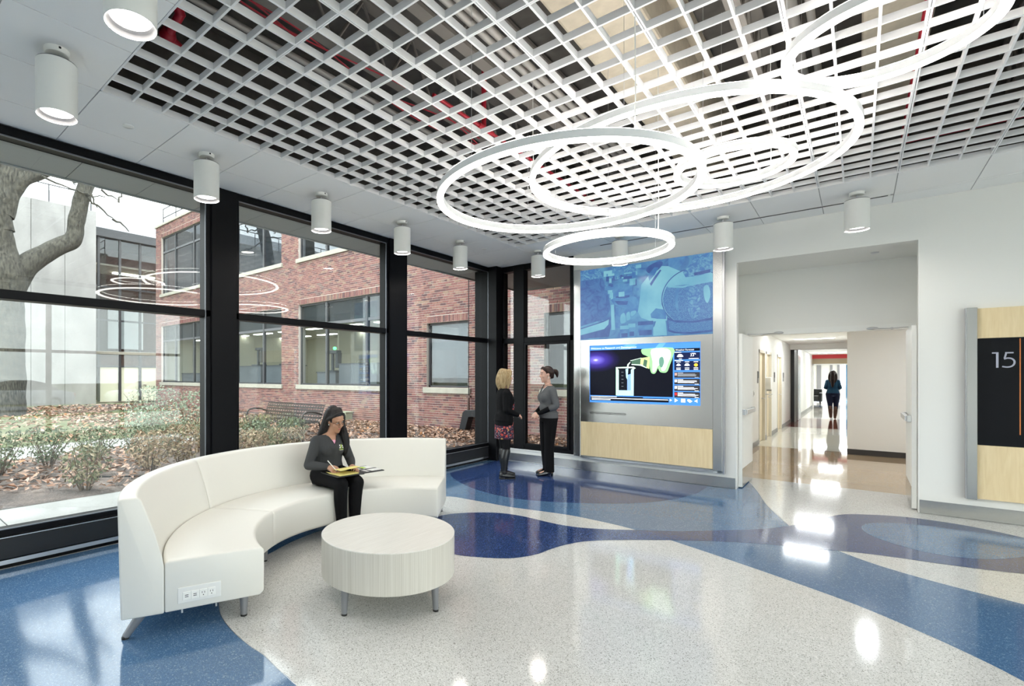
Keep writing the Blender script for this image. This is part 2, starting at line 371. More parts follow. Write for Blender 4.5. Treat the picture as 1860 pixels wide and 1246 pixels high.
# ---- wall behind the viewer and the glazed side opposite
mk('wall_front', box(XW-0.3, YF-0.15, 0.0, XR+0.1, YF, ZC+0.05), paint, kind='structure')
wr = MB(); wr.box(XR, 6.52, 0.0, XR+0.15, YB+0.14, ZC+0.05); wr.box(XR, YF, 0.0, XR+0.15, -3.2, ZC+0.05); wr.box(XR, -3.2, 3.4, XR+0.15, 6.52, ZC+0.05); wr.box(XR, -3.2, 0.0, XR+0.15, 6.52, 0.15)
mk('wall_right', wr, paint, kind='structure')
fr = MB()
for k in range(7):
    y = -3.2 + k*1.62; fr.box(XR+0.02, y-0.05, 0.15, XR+0.12, y+0.05, 3.4)
fr.box(XR+0.02, -3.2, 2.1, XR+0.12, 6.52, 2.17)
w = mk('window_6', fr, black, kind='structure')
for k in range(6): mk('pane', box(XR+0.06, -3.15+k*1.62, 0.16, XR+0.07, -1.63+k*1.62, 3.39), glz, w)

# ---- ceiling
CE = MB()
for (x0, y0, x1, y1) in ((XW-0.02, YF, GX0, YB-0.001), (GX0, YF, XR-0.001, GY0), (GX0, GY1, XR-0.001, YB-0.001), (GX1, GY0, XR-0.001, GY1)):
    CE.box(x0, y0, ZC+0.006, x1, y1, ZC+0.03)
ceiling = mk('ceiling', CE, tbar, kind='structure')
g = 0.004
def tile(x0, y0, x1, y1):
    mk('ceiling_tile', box(x0+g, y0+g, ZC, x1-g, y1-g, ZC+0.0059), tilemat, ceiling)
XJ = -4.60
py = 3*SY
ys = [GY0 + k*py for k in range(0, 9)] + [GY1]
for k in range(9):
    tile(XW, ys[k], XJ, ys[k+1]); tile(XJ, ys[k], GX0, ys[k+1])
px = 3*SX
xs = [GX0 + k*px for k in range(0, 14)]
YJ = 7.50
tile(XW, GY1, XJ, YJ); tile(XJ, GY1, GX0, YJ); tile(XW, YJ+0.06, XJ, YB); tile(XJ, YJ+0.06, GX0, YB)
for k in range(13):
    if xs[k] > 2.4: break
    tile(xs[k], GY1, xs[k+1], YJ); tile(xs[k], YJ+0.06, xs[k+1], YB)
    if xs[k] >= 0.29 or xs[k] < -3.0: tile(xs[k], YJ, xs[k+1], YJ+0.06)
tile(XW, YJ, XJ, YJ+0.06); tile(XJ, YJ, GX0, YJ+0.06)
for (x0, x1) in [(XW, XJ), (XJ, GX0)] + [(xs[k], xs[k+1]) for k in range(0, 11)]:
    for j in range(3): tile(x0, GY0-(j+1)*py, x1, GY0-j*py)
big = MB(); big.box(XW, YF, ZC, XR, GY0-3*py-g, ZC+0.0059); big.box(xs[11], GY0-3*py, ZC, XR, GY0, ZC+0.0059); big.box(xs[11]+0.01, GY0, ZC, XR, YB, ZC+0.0059)
mk('ceiling_field', big, tilemat, ceiling)
# slot diffuser in the back strip
sd = thing('slot_diffuser', (0,0,0), 'long black double slot air diffuser in the ceiling above the screens', 'air vent')
mk('slot_frame', box(-2.95, YJ+0.004, ZC-0.001, 0.27, YJ+0.056, ZC+0.0058), trimwhite, sd)
for yy in (YJ+0.014, YJ+0.034): mk('slot', box(-2.93, yy, ZC-0.0025, 0.25, yy+0.012, ZC-0.0005), black, sd)
# open cell grid
gridp = mk('ceiling_grid', MB().box(GX0, GY0, ZC+0.0, GX0+0.012, GY1, ZC+0.052).box(GX0, GY0, ZC, GX1, GY0+0.012, ZC+0.052).box(GX0, GY1-0.012, ZC, GX1, GY1, ZC+0.052), gridmat, kind='structure')
bw = 0.0065
def bladeY(x, w=bw, m=gridmat): mk('blade', box(x-w, GY0, ZC+0.004, x+w, GY1, ZC+0.049), m, gridp)
def bladeX(y, w=bw, m=gridmat): mk('blade', box(GX0, y-w, ZC+0.0045, GX1, y+w, ZC+0.0485), m, gridp)
for k in range(1, 31):
    x = GX0 + k*SX
    if k % 3 == 0: bladeY(x-0.0065, 0.0045); bladeY(x+0.0065, 0.0045)
    else: bladeY(x)
for k in range(1, 27):
    y = GY0 + k*SY
    if k % 3 == 0: bladeX(y-0.006, 0.0045); bladeX(y+0.006, 0.0045)
    else: bladeX(y)
# void above the grid
deck = mat('void_deck', (0.105, 0.097, 0.088), 0.9, bump=0.3, bscale=6, var=0.25)
vd = MB(); vd.box(GX0-0.9, GY0-1.2, 4.9, GX1+1.2, GY1+1.2, 5.0)
for (a, b, c, d) in ((GX0-0.9, GY0-1.2, GX0-0.8, GY1+1.2), (GX1+1.1, GY0-1.2, GX1+1.2, GY1+1.2), (GX0-0.9, GY0-1.2, GX1+1.2, GY0-1.1), (GX0-0.9, GY1+1.1, GX1+1.2, GY1+1.2)):
    vd.box(a, b, ZC+0.03, c, d, 4.9)
mk('ceiling_void', vd, deck, kind='structure')
roofm = mat('roof_membrane', (0.3, 0.3, 0.3), 0.9)
rf = mk('roof_slab', box(XW-0.3, YF-0.2, 5.0, XR+0.2, 13.0, 5.2), roofm, kind='structure')
# soffit outside the windows
sof = mat('soffit_panel', (0.30, 0.31, 0.31), 0.6)
so = MB()
for k in range(18):
    y0 = YF + k*0.6223*1.0
    so.box(-5.76, y0+0.003, 3.44, XW-0.16, y0+0.619, 3.50)
so.box(-5.80, YF, 3.43, -5.76, 10.05, 4.2); so.box(-5.76, YF, 3.452, XW-0.16, 10.0, 3.53)
so.box(XW-0.16, YB+0.14, 3.44, -1.4, 10.0, 3.53); so.box(-5.80, 10.0, 3.43, -1.4, 10.05, 4.2)
so.box(-5.76, YF, 4.1, XW-0.1, 10.0, 5.2)
mk('soffit', so, sof, kind='structure')
# ================================================================ LIGHTS
lampwhite = mat('lamp_white', (0.80, 0.80, 0.77), 0.4)
lampgrey = mat('lamp_reflector', (0.16, 0.16, 0.165), 0.45, 0.3)
lens = emit('lamp_lens', (1.0, 0.97, 0.92), DISC_E)
def downlight():
    t = thing('ceiling_cylinder_light', (0, 0, ZC), 'x', 'ceiling light', group='white cylinder downlights around the open ceiling')
    mk('canopy', MB().lathe([(0.066, 0.0), (0.066, -0.022), (0.06, -0.031), (0.05, -0.034), (0.0005, -0.034)], 32, cap=False), lampwhite, t, smooth=35)
    mk('canopy_screw', MB().box(0.062, -0.006, -0.018, 0.068, 0.006, -0.006), black, t)
    mk('stem', MB().tube([(0, 0, -0.033), (0, 0, -0.082)], 0.009, 10), silver, t, smooth=40)
    mk('cap', MB().lathe([(0.0005, -0.080), (0.10, -0.080), (0.1045, -0.083), (0.1045, -0.090), (0.0005, -0.090)], 40, cap=False), lampgrey, t, smooth=30)
    mk('body', MB().lathe([(0.107, -0.089), (0.107, -0.402), (0.1035, -0.404), (0.1035, -0.385), (0.1035, -0.095)], 48, cap=False), lampwhite, t, smooth=30)
    mk('reflector', MB().lathe([(0.1034, -0.398), (0.084, -0.372)], 40, cap=False), lampgrey, t, smooth=30)
    mk('lens', MB().lathe([(0.0842, -0.3725), (0.06, -0.376), (0.0005, -0.378)], 32, cap=False), lens, t, smooth=60)
    ld = bpy.data.lights.new('downlight_beam', 'AREA'); ld.shape = 'DISK'; ld.size = 0.155; ld.energy = SPOT_W; ld.spread = math.radians(165); ld.color = (1.0, 0.94, 0.86)
    lo = bpy.data.objects.new('beam', ld); COL.objects.link(lo); lo.parent = t; lo.location = (0, 0, -0.381)
    return t
dl0 = downlight()
DL = [((-4.375, 0.845), None),
      ((-3.66, 0.845), 'large white cylinder light beside the near corner of the open grid ceiling'),
      ((-2.46, 0.845), 'white cylinder light cut by the top edge of the photo'),
      ((-4.372, 2.123), 'white cylinder light in front of the first wide black window post'),
      ((-4.38, 3.404), 'white cylinder light in front of the second window bay'),
      ((-4.392, 4.704), 'white cylinder light at the second wide black window post'),
      ((-4.382, 5.94), 'white cylinder light in front of the third window bay'),
      ((-3.79, 7.2), 'white cylinder light above the glazed room corner'),
      ((-2.524, 7.2), 'white cylinder light seen inside the lowest small ring'),
      ((-1.259, 7.2), 'white cylinder light above the right edge of the blue picture'),
      ((-0.005, 7.19), 'white cylinder light above the corridor opening'),
      ((-1.2, 0.845), None), ((0.1, 0.845), None), ((2.75, 2.1), None), ((2.75, 4.6), None), ((-3.2, -1.8), None), ((-0.4, -1.8), None), ((2.4, -1.8), None)]
first = True
for (x, y), lab in DL:
    if first and lab is None and (x, y) == (-4.375, 0.845): continue
    t = dl0 if first else copy_tree(dl0); first = False
    t.location = (x, y, ZC)
    t['label'] = lab or {(1.26, 7.2): 'white cylinder light above the wall sign', (-1.2, 0.845): 'white cylinder light on the near edge of the grid, above left of the camera', (0.1, 0.845): 'white cylinder light on the near edge of the grid, over the camera', (2.75, 2.1): 'white cylinder light by the side windows, nearer the camera', (2.75, 4.6): 'white cylinder light by the side windows, farther from the camera', (-3.2, -1.8): 'white cylinder light behind the camera, window side', (-0.4, -1.8): 'white cylinder light directly behind the camera', (2.4, -1.8): 'white cylinder light behind the camera, right side'}[(x, y)]

up_e = emit('ring_uplight', (1.0, 0.96, 0.90), RING_UP); dn_e = emit('ring_downlight', (1.0, 0.95, 0.88), RING_DOWN)
ringmetal = mat('ring_enamel', (0.82, 0.83, 0.84), 0.35, 0.0)
def ring(cx, cy, cz, R, label, wires=(0.5, 2.6, 4.7), cord=1.2):
    t = thing('ring_pendant_light', (cx, cy, cz), label, 'pendant light', group='suspended ring lights')
    Ri, h, n = R-0.048, 0.057, 128; e = 0.011
    mk('channel', MB().lathe([(R-0.006, e), (R, e), (R, h), (Ri, h), (Ri, e), (Ri+0.006, e), (R-0.006, e)], n, cap=False), ringmetal, t, smooth=30)
    mk('lower_diffuser', MB().lathe([(R-0.0005, e), (R-0.0005, 0.002), (R-0.004, -0.001), (Ri+0.004, -0.001), (Ri+0.0005, 0.002), (Ri+0.0005, e), (R-0.0005, e)], n, cap=False), dn_e, t, smooth=30)
    mk('upper_diffuser', MB().lathe([(R-0.004, h), (R-0.004, h+0.004), (Ri+0.004, h+0.004), (Ri+0.004, h), (R-0.004, h)], n, cap=False), up_e, t, smooth=30)
    for a in wires:
        x, y = (R-0.02)*math.cos(a), (R-0.02)*math.sin(a)
        mk('wire', MB().tube([(x, y, h), (x, y, 4.28-cz)], 0.0013, 6), silver, t)
    x, y = (R-0.02)*math.cos(cord), (R-0.02)*math.sin(cord)
    mk('power_cord', MB().tube([(x, y, h), (x+0.004, y, h+0.2), (x-0.003, y+0.003, 3.9-cz), (x, y, 4.28-cz)], 0.0035, 6), lampwhite, t)
    return t
def fam(k, c, r): return (c[0]*k, c[1]*k, 1.52+k, r*k)
ring(*fam(1.30, (-1.243, 2.641), 0.7008), 'ring light in front of the others, nearest the windows, hanging low', (2.35, 4.5, 0.2), 5.6)
ring(*fam(1.72, (-0.668, 2.652), 0.688), 'largest ring light, in the middle of the cluster', (2.6, 4.7, 0.5), 3.5)
ring(*fam(1.70, (-0.454, 2.817), 0.253), 'small ring light hanging inside the loop of the largest ring', (2.6, 4.7, 0.5), 1.0)
ring(*fam(1.24, (-1.516, 4.02), 0.491), 'small lowest ring light in front of the blue picture', (3.0, 5.1, 1.0), 5.9)
ring(*fam(1.80, (0.062, 2.056), 0.2535), 'ring light cut by the top right edge of the photo', (2.6, 4.7, 0.5), 3.4)

for (x, y, lab) in ((-4.344, 1.474, 'round white sprinkler cover plate in the near border tile'), (-4.363, 6.547, 'round white sprinkler cover plate in the far border tile')):
    t = thing('sprinkler_cover', (x, y, ZC), lab, 'sprinkler cover')
    mk('plate', MB().lathe([(0.0005, -0.008), (0.036, -0.008), (0.04, -0.005), (0.04, 0.0)], 24, cap=False), trimwhite, t, smooth=40)
    mk('collar', MB().lathe([(0.034, 0.002), (0.034, -0.004), (0.030, -0.004)], 24, cap=False), tbar, t)

# ================================================================ VOID SERVICES
beigep = mat('beam_fireproofing', (0.52, 0.46, 0.36), 0.95, bump=0.5, bscale=9, var=0.12)
conduit = mat('galvanised_conduit', (0.42, 0.40, 0.37), 0.5, 0.3)
joistm = mat('painted_joist', (0.22, 0.20, 0.18), 0.7)
redp = mat('red_sprinkler_pipe', (0.42, 0.012, 0.03), 0.35)
t = thing('ceiling_beam', (-1.5, 4, 4.3), 'cream fireproofed beam above the open grid', 'beam')
mk('beam_web', box(-0.28, -4.0, 0.0, 0.28, 4.0, 0.45), beigep, t, bevel=0.03)
mk('beam_flange', box(-0.36, -4.0, 0.45, 0.36, 4.0, 0.6), beigep, t, bevel=0.02)
t = thing('ceiling_beam', (0.25, 4, 4.45), 'cream beam to the right above the open grid', 'beam')
mk('beam_web', box(-0.22, -4.0, 0.0, 0.22, 4.0, 0.45), beigep, t, bevel=0.03)
for i, x in enumerate((-3.3, -2.5, -0.7, 1.15, 1.9)):
    t = thing('roof_joist', (x, 4, 4.28), ['grey open web joist over the window side of the grid', 'grey open web joist beside the paired conduits', 'grey open web joist between the two cream beams', 'grey open web joist over the right side of the grid', 'grey open web joist farthest to the right above the grid'][i], 'joist', group='open web joists above the grid')
    mk('chord', MB().box(-0.05, -4, 0.0, 0.05, 4, 0.035), joistm, t); mk('chord', MB().box(-0.05, -4, 0.55, 0.05, 4, 0.59), joistm, t)
    wz = MB()
    for k in range(12):
        y = -3.9 + k*0.65; wz.tube([(0, y, 0.03), (0, y+0.32, 0.56)], 0.014, 6); wz.tube([(0, y+0.32, 0.56), (0, y+0.64, 0.03)], 0.014, 6)
    mk('web', wz, joistm, t)
for i, (x, z, r, y0, y1) in enumerate(((-2.29, 4.3, 0.03, 0.2, 7.8), (-2.21, 4.3, 0.03, 0.2, 7.8), (-0.42, 4.62, 0.045, 0.2, 7.8), (-0.30, 4.62, 0.03, 0.2, 7.8), (-3.55, 4.2, 0.025, 0.2, 7.8))):
    c = MB().tube([(x, y0, z), (x, y1, z)], r, 12)
    o = mk('conduit', c, conduit, smooth=40, label=['left one of the paired grey conduits above the grid', 'right one of the paired grey conduits above the grid', 'thick grey pipe to the right of the cream beam', 'thin grey pipe next to the thick one right of the beam', 'thin grey conduit above the window side of the grid'][i], cat='pipe', group='pipes above the grid')
rp = MB().tube([(-2.72, 3.3, 3.92), (-2.72, 6.9, 3.92)], 0.016, 12); rp.tube([(-2.74, 4.1, 3.92), (-2.74, 4.1, 4.7)], 0.024, 12)
rp.tube([(-2.72, 3.98, 3.92), (-2.72, 4.22, 3.92)], 0.026, 12)
mk('sprinkler_pipe', rp, redp, smooth=40, label='red sprinkler pipe above the middle of the grid', cat='pipe', group='red sprinkler pipes')
rp = MB().tube([(0.36, 1.0, 4.0), (0.36, 7.07, 4.0), (0.36, 7.07, 3.9)], 0.028, 12); rp.tube([(0.36, 7.07, 3.9), (2.2, 7.07, 3.9)], 0.024, 12)
mk('sprinkler_pipe', rp, redp, smooth=40, label='red sprinkler pipe above the right of the grid', cat='pipe', group='red sprinkler pipes')
rp = MB().tube([(-3.35, 1.35, 4.2), (-3.42, 1.48, 3.95), (-3.62, 1.48, 3.9), (-3.66, 1.60, 3.86)], 0.035, 12); rp.ell((-3.62, 1.48, 3.9), (0.055, 0.055, 0.06)); rp.tube([(-3.35, 1.35, 4.2), (-2.9, 0.3, 4.3)], 0.035, 12)
mk('sprinkler_pipe', rp, redp, smooth=40, label='red pipe elbow above the near corner of the grid', cat='pipe', group='red sprinkler pipes')
rp = MB()
for q in range(3):
    pts = [(-3.1+0.05*q+0.03*math.sin(k*1.1+q), 1.3+k*0.45, 4.0+0.06*math.sin(k*0.9+q*2)) for k in range(8)]
    rp.tube(smoothline(pts, 4), 0.006, 6)
mk('red_cable', rp, redp, label='thin red alarm cables strung above the near grid', cat='cable')

# ================================================================ SOFA
vinyl = mat('ivory_vinyl', (0.745, 0.73, 0.675), 0.42, bump=0.03, bscale=300, coat=0.05)
legm = mat('satin_grey_leg', (0.24, 0.245, 0.26), 0.4, 0.35)
rubber = mat('black_rubber', (0.012, 0.012, 0.012), 0.6)
SC = (-2.60, 2.82)
def th_left(r): return 257 - (r-1.09)/0.796*4.0
def th_right(r): return 116 + (r-1.09)/0.796*2.5
def arc_sweep(prof, f0, f1, steps=22):
    rings = []
    for i in range(steps+1):
        t = i/steps; ring = []
        for r, z in prof:
            a = math.radians(f0(r)*(1-t) + f1(r)*t); ring.append((r*math.cos(a), r*math.sin(a), z))
        rings.append(ring)
    return MB().loft(rings)
def leg(mb_parent, a_deg, r_top, r_foot, z_top, R0=0.024, R1=0.017):
    a = math.radians(a_deg); p0 = Vector((r_top*math.cos(a), r_top*math.sin(a), z_top)); p1 = Vector((r_foot*math.cos(a), r_foot*math.sin(a), 0.012))
    l = mk('leg', MB().tube([p0, p1], [R0, R1], 16), legm, mb_parent, smooth=40)
    mk('glide', MB().tube([p1, p1 - Vector((0, 0, 0.012))], R1*1.02, 16), rubber, l, smooth=40)
units = [(th_left, lambda r: 210.1, 'end unit of the curved ivory sofa with power outlets, nearest the camera'),
         (lambda r: 209.8, lambda r: 163.6, 'middle unit of the curved ivory sofa, where the woman sits'),
         (lambda r: 163.3, th_right, 'far end unit of the curved ivory sofa beside the window corner')]
seat_prof = [(1.115, 0.132), (1.09, 0.155), (1.088, 0.415), (1.105, 0.432), (1.36, 0.437), (1.64, 0.432), (1.652, 0.42), (1.652, 0.132)]
back_prof = [(1.654, 0.128), (1.654, 0.40), (1.664, 0.46), (1.70, 0.60), (1.772, 0.805), (1.79, 0.822), (1.875, 0.822), (1.890, 0.808), (1.874, 0.128)]
for i, (f0, f1, lab) in enumerate(units):
    t = thing('curved_sofa_unit', (SC[0], SC[1], 0), lab, 'sofa', group='units of the curved ivory sofa')
    mk('seat', arc_sweep(seat_prof, f0, f1), vinyl, t, bevel=0.010, seg=2, smooth=50)
    mk('backrest', arc_sweep(back_prof, f0, f1), vinyl, t, bevel=0.012, seg=2, smooth=50)
    a0, a1 = f0(1.2), f1(1.2)
    leg(t, a0-2.6, 1.20, 1.20, 0.136, 0.028, 0.02); leg(t, a1+2.6, 1.20, 1.20, 0.136, 0.028, 0.02)
    b0, b1 = f0(1.8), f1(1.8)
    leg(t, b0-2.0, 1.76, 1.85, 0.136, 0.03, 0.02); leg(t, b1+2.0, 1.76, 1.85, 0.136, 0.03, 0.02)
    if i == 0:
        P1 = Vector((1.62*math.cos(math.radians(f0(1.62))), 1.62*math.sin(math.radians(f0(1.62))), 0)); P0 = Vector((1.12*math.cos(math.radians(f0(1.12))), 1.12*math.sin(math.radians(f0(1.12))), 0))
        d = (P0-P1).normalized(); nrm = Vector((d.y, -d.x, 0)); 
        if nrm.dot(Vector((0.5, -1, 0))) < 0: nrm = -nrm
        def plate(nm, u0, u1, z0, z1, t0, t1, m, par, bev=0.003):
            mb = MB(); vs = []
            for (u, z) in ((u0, z0), (u1, z0), (u1, z1), (u0, z1)):
                q = P1 + d*u + nrm*t0; vs.append((q.x, q.y, z))
            for (u, z) in ((u0, z0), (u1, z0), (u1, z1), (u0, z1)):
                q = P1 + d*u + nrm*t1; vs.append((q.x, q.y, z))
            mb.add(vs, [(0,1,2,3),(4,5,6,7),(0,1,5,4),(1,2,6,5),(2,3,7,6),(3,0,4,7)])
            return mk(nm, mb, m, par, bevel=bev, seg=2)
        platew = mat('outlet_white', (0.74, 0.74, 0.72), 0.35)
        slotd = mat('outlet_slot', (0.02, 0.02, 0.02), 0.5)
        pw = plate('power_panel', 0.035, 0.275, 0.172, 0.266, -0.004, 0.004, platew, t)
        for k, u in enumerate((0.062, 0.108, 0.154, 0.200)):
            so_ = plate('socket', u, u+0.043, 0.190, 0.238, 0.003, 0.008, trimwhite, pw, 0.0015)
            sl = MB()
            def bit(u0, u1, z0, z1):
                vs = []
                for tt in (0.006, 0.0088):
                    for (uu, zz) in ((u0, z0), (u1, z0), (u1, z1), (u0, z1)):
                        q = P1 + d*uu + nrm*tt; vs.append((q.x, q.y, zz))
                sl.add(vs, [(0,1,2,3),(4,5,6,7),(0,1,5,4),(1,2,6,5),(2,3,7,6),(3,0,4,7)])
            if k < 2: bit(u+0.012, u+0.031, 0.207, 0.211); bit(u+0.012, u+0.031, 0.217, 0.221)
            else: bit(u+0.013, u+0.016, 0.214, 0.225); bit(u+0.027, u+0.030, 0.214, 0.225); bit(u+0.019, u+0.024, 0.201, 0.207)
            mk('slot', sl, slotd, pw)
        for u in (0.06, 0.25):
            q = P1 + d*u - nrm*0.02; mk('cable_clip', MB().tube([(q.x, q.y, 0.134), (q.x, q.y, 0.108)], 0.006, 8), silver, t)

# ================================================================ TABLE
TC = (-2.47, 2.504)
lam_side = wood('pale_striped_laminate', (0.49, 0.465, 0.405), (0.63, 0.61, 0.55), (60, 60, 0.4), 0.35)
lam_top = wood('pale_striped_laminate_top', (0.66, 0.64, 0.59), (0.75, 0.735, 0.69), (34, 1.2, 34), 0.3)
t = thing('round_coffee_table', (TC[0], TC[1], 0), 'low round drum table in pale striped laminate in front of the sofa', 'table')
mk('drum', MB().lathe([(0.0005, 0.175), (0.459, 0.175), (0.461, 0.177), (0.461, 0.4345), (0.0005, 0.4345)], 96, cap=False), lam_side, t, smooth=30)
mk('tabletop', MB().lathe([(0.0005, 0.4345), (0.461, 0.4345), (0.4615, 0.436), (0.4615, 0.4395), (0.460, 0.441), (0.0005, 0.441)], 96, cap=False), lam_top, t, smooth=30)
for k in range(4):
    a = math.radians(-88 + 90*k); p0 = Vector((0.408*math.cos(a), 0.408*math.sin(a), 0.176)); p1 = Vector((0.415*math.cos(a), 0.415*math.sin(a), 0.012))
    l = mk('leg', MB().tube([p0, p1], [0.026, 0.018], 16), legm, t, smooth=40)
    mk('glide', MB().tube([p1, p1-Vector((0, 0, 0.012))], 0.0185, 16), rubber, l, smooth=40)
# ================================================================ DISPLAY WALL
def em(name, col, s=1.0): return emit(name, col, s*0.68)
YD = YB - 0.10
t = thing('display_panel', (0, YB, 0), 'tall stainless display with blue laboratory picture above a video screen', 'display')
DY = YD - YB
mk('backing', box(-3.40, -0.06, 0.20, -1.44, 0.0, 3.23), trimwhite, t)
for (x0, x1) in ((-3.46, -3.352), (-1.483, -1.372)):
    mk('side_frame', MB().box(x0, DY-0.012, 0.235, x1, 0.0, 3.235), stainless, t, bevel=0.003, seg=1)
mk('side_return', box(-1.372, DY+0.02, 0.19, -1.353, 0.0, 3.235), silver, t)
mk('bottom_ledge', box(-3.352, DY+0.02, 0.21, -1.483, 0.0, 0.235), silver, t)
mk('wood_panel', box(-3.350, DY-0.006, 0.254, -1.485, DY+0.03, 0.795), maple, t, bevel=0.002, seg=1)
SXa, SXb, SZa, SZb = -3.203, -1.633, 1.110, 2.004
sp = MB()
for a in ((-3.350, 0.797, SXa, 2.098), (SXb, 0.797, -1.485, 2.098), (SXa, 0.797, SXb, SZa), (SXa, SZb, SXb, 2.098)):
    sp.box(a[0], DY-0.004, a[1], a[2], DY+0.03, a[3])
mk('steel_panel', sp, stainless_h, t)
gr = MB(); hx = 0.0108
for i in range(52):
    for j in range(3):
        gr.box(-3.2+i*hx+(j % 2)*hx/2, DY-0.0046, 0.928+j*0.012, -3.2+i*hx+(j % 2)*hx/2+0.007, DY-0.0035, 0.928+j*0.012+0.008)
mk('speaker_grille', gr, black, t)

def uvp(X0, X1, Z0, Z1, depth):
    W, Hh = X1-X0, Z1-Z0
    def pt(u, v): return (X0+u*W, Z1-v*Hh)
    def poly(pts, layer, m, parent, nm, sm=0):
        if sm: pts = smoothline(pts, sm, True)
        me = bpy.data.meshes.new(nm); bm = bmesh.new()
        vs = [bm.verts.new((pt(u, v)[0], depth-0.0004*layer, pt(u, v)[1])) for u, v in pts]
        f = bm.faces.new(vs); f.normal_update()
        if f.normal.y > 0: f.normal_flip()
        bmesh.ops.triangulate(bm, faces=[f]); bm.to_mesh(me); bm.free()
        return mk(nm, me, m, parent)
    def rect(u0, v0, u1, v1, layer, m, parent, nm): return poly([(u0, v0), (u1, v0), (u1, v1), (u0, v1)], layer, m, parent, nm)
    def text(s, u, v, h, layer, m, parent, sx=1.0, align='LEFT'):
        me = text_mesh(s, h*Hh*1.38, 0.0, sx, align); me.transform(Matrix.Translation((pt(u, v)[0], depth-0.0004*layer, pt(u, v)[1])) @ Matrix.Rotation(PI/2, 4, 'X'))
        return mk('lettering', me, m, parent)
    return poly, rect, text
# ---- the video screen
scr = mk('screen', box(SXa, DY+0.002, SZa, SXb, DY+0.03, SZb), em('screen_blue', (0.06, 0.22, 0.66), 1.0), t, label='lit video screen with welcome banner')
poly, rect, text = uvp(SXa, SXb, SZa, SZb, DY+0.002)
kblk = em('screen_black', (0.003, 0.004, 0.008), 1.0); knav = em('screen_navy', (0.006, 0.012, 0.05), 1.0); kwht = em('screen_white', (0.9, 0.93, 1.0), 1.1)
ksky = em('screen_light_blue', (0.12, 0.35, 0.80), 1.0); kgrn = em('screen_green', (0.28, 0.62, 0.26), 1.0); kpal = em('screen_pale_green', (0.66, 0.86, 0.70), 1.0)
kcy = em('screen_cyan', (0.42, 0.74, 0.86), 1.0); kgry = em('screen_grey', (0.35, 0.38, 0.42), 1.0); kdk = em('screen_charcoal', (0.03, 0.03, 0.035), 1.0); kora = em('screen_yellow', (1.0, 0.62, 0.05), 1.0)
# black video field with a violet glow
def glow_mat():
    m, nt, b = base('screen_video'); L = nt.links
    tc = N(nt, 'TexCoord'); mp = N(nt, 'Mapping'); mp.inputs['Location'].default_value = (3.105, 0, -1.775); 
    mp2 = N(nt, 'Mapping'); mp2.inputs['Scale'].default_value = (2.6, 0.01, 5.2)
    gr_ = N(nt, 'TexGradient', gradient_type='SPHERICAL'); r = ramp(nt, [(0.0, (0.003, 0.004, 0.010)), (0.25, (0.012, 0.008, 0.06)), (0.6, (0.05, 0.03, 0.30)), (0.88, (0.20, 0.16, 0.75)), (1.0, (0.8, 0.8, 1.0))])
    L.new(tc.outputs['Object'], mp.inputs[0]); L.new(mp.outputs[0], mp2.inputs[0]); L.new(mp2.outputs[0], gr_.inputs[0]); L.new(gr_.outputs['Fac'], r.inputs[0])
    L.new(r.outputs[0], b.inputs['Emission Color']); b.inputs['Emission Strength'].default_value = 1.0; b.inputs['Base Color'].default_value = (0.002, 0.002, 0.003, 1)
    b.inputs['Roughness'].default_value = 0.3; b.inputs['Specular IOR Level'].default_value = 0.12
    return m
rect(0.004, 0.085, 0.775, 0.875, 1, glow_mat(), scr, 'video_image')
poly([(0.36,0.0),(0.47,0.0),(0.40,0.085),(0.29,0.085)], 1, ksky, scr, 'banner_stripe'); poly([(0.66,0.0),(0.72,0.0),(0.68,0.085),(0.62,0.085)], 1, ksky, scr, 'banner_stripe')
text('Welcome to Research and Development', 0.012, 0.066, 0.034, 3, kwht, scr, 1.0)
# glove, flask and beaker in the video
poly([(0.50,0.10),(0.55,0.085),(0.775,0.085),(0.772,0.24),(0.75,0.36),(0.73,0.46),(0.705,0.485),(0.665,0.47),(0.648,0.41),(0.64,0.44),(0.625,0.49),(0.605,0.50),(0.585,0.47),(0.575,0.36),(0.57,0.24),(0.54,0.20),(0.51,0.17)], 2, kgrn, scr, 'glove', 3)
poly([(0.59,0.10),(0.73,0.10),(0.76,0.2),(0.735,0.33),(0.71,0.44),(0.68,0.45),(0.67,0.36),(0.645,0.38),(0.622,0.465),(0.60,0.46),(0.60,0.30)], 3, kpal, scr, 'glove_highlight', 3)
poly([(0.66,0.25),(0.69,0.23),(0.70,0.32),(0.68,0.40),(0.66,0.36)], 4, em('screen_grey_green', (0.12,0.26,0.2)), scr, 'glove_shade', 3)
poly([(0.41,0.28),(0.50,0.235),(0.575,0.22),(0.57,0.42),(0.53,0.385),(0.41,0.345)], 2, em('screen_flask', (0.06,0.12,0.08)), scr, 'flask_glass')
poly([(0.495,0.24),(0.575,0.22),(0.572,0.42),(0.545,0.40),(0.555,0.28),(0.525,0.26),(0.515,0.36),(0.49,0.355)], 3, em('screen_lime', (0.55,0.75,0.25)), scr, 'flask_liquid')
for q in ([(0.41,0.335),(0.50,0.345),(0.55,0.40),(0.55,0.41),(0.49,0.362),(0.41,0.35)], [(0.40,0.275),(0.50,0.232),(0.50,0.24),(0.40,0.285)], [(0.365,0.40),(0.372,0.34),(0.395,0.30),(0.402,0.305),(0.385,0.35),(0.378,0.41)]): poly(q, 4, kpal, scr, 'flask_edge')
poly([(0.262,0.40),(0.29,0.43),(0.29,0.87),(0.262,0.87)], 2, em('screen_mint', (0.45,0.85,0.62)), scr, 'beaker_edge')
poly([(0.405,0.43),(0.432,0.41),(0.43,0.87),(0.40,0.87)], 2, kcy, scr, 'beaker_edge')
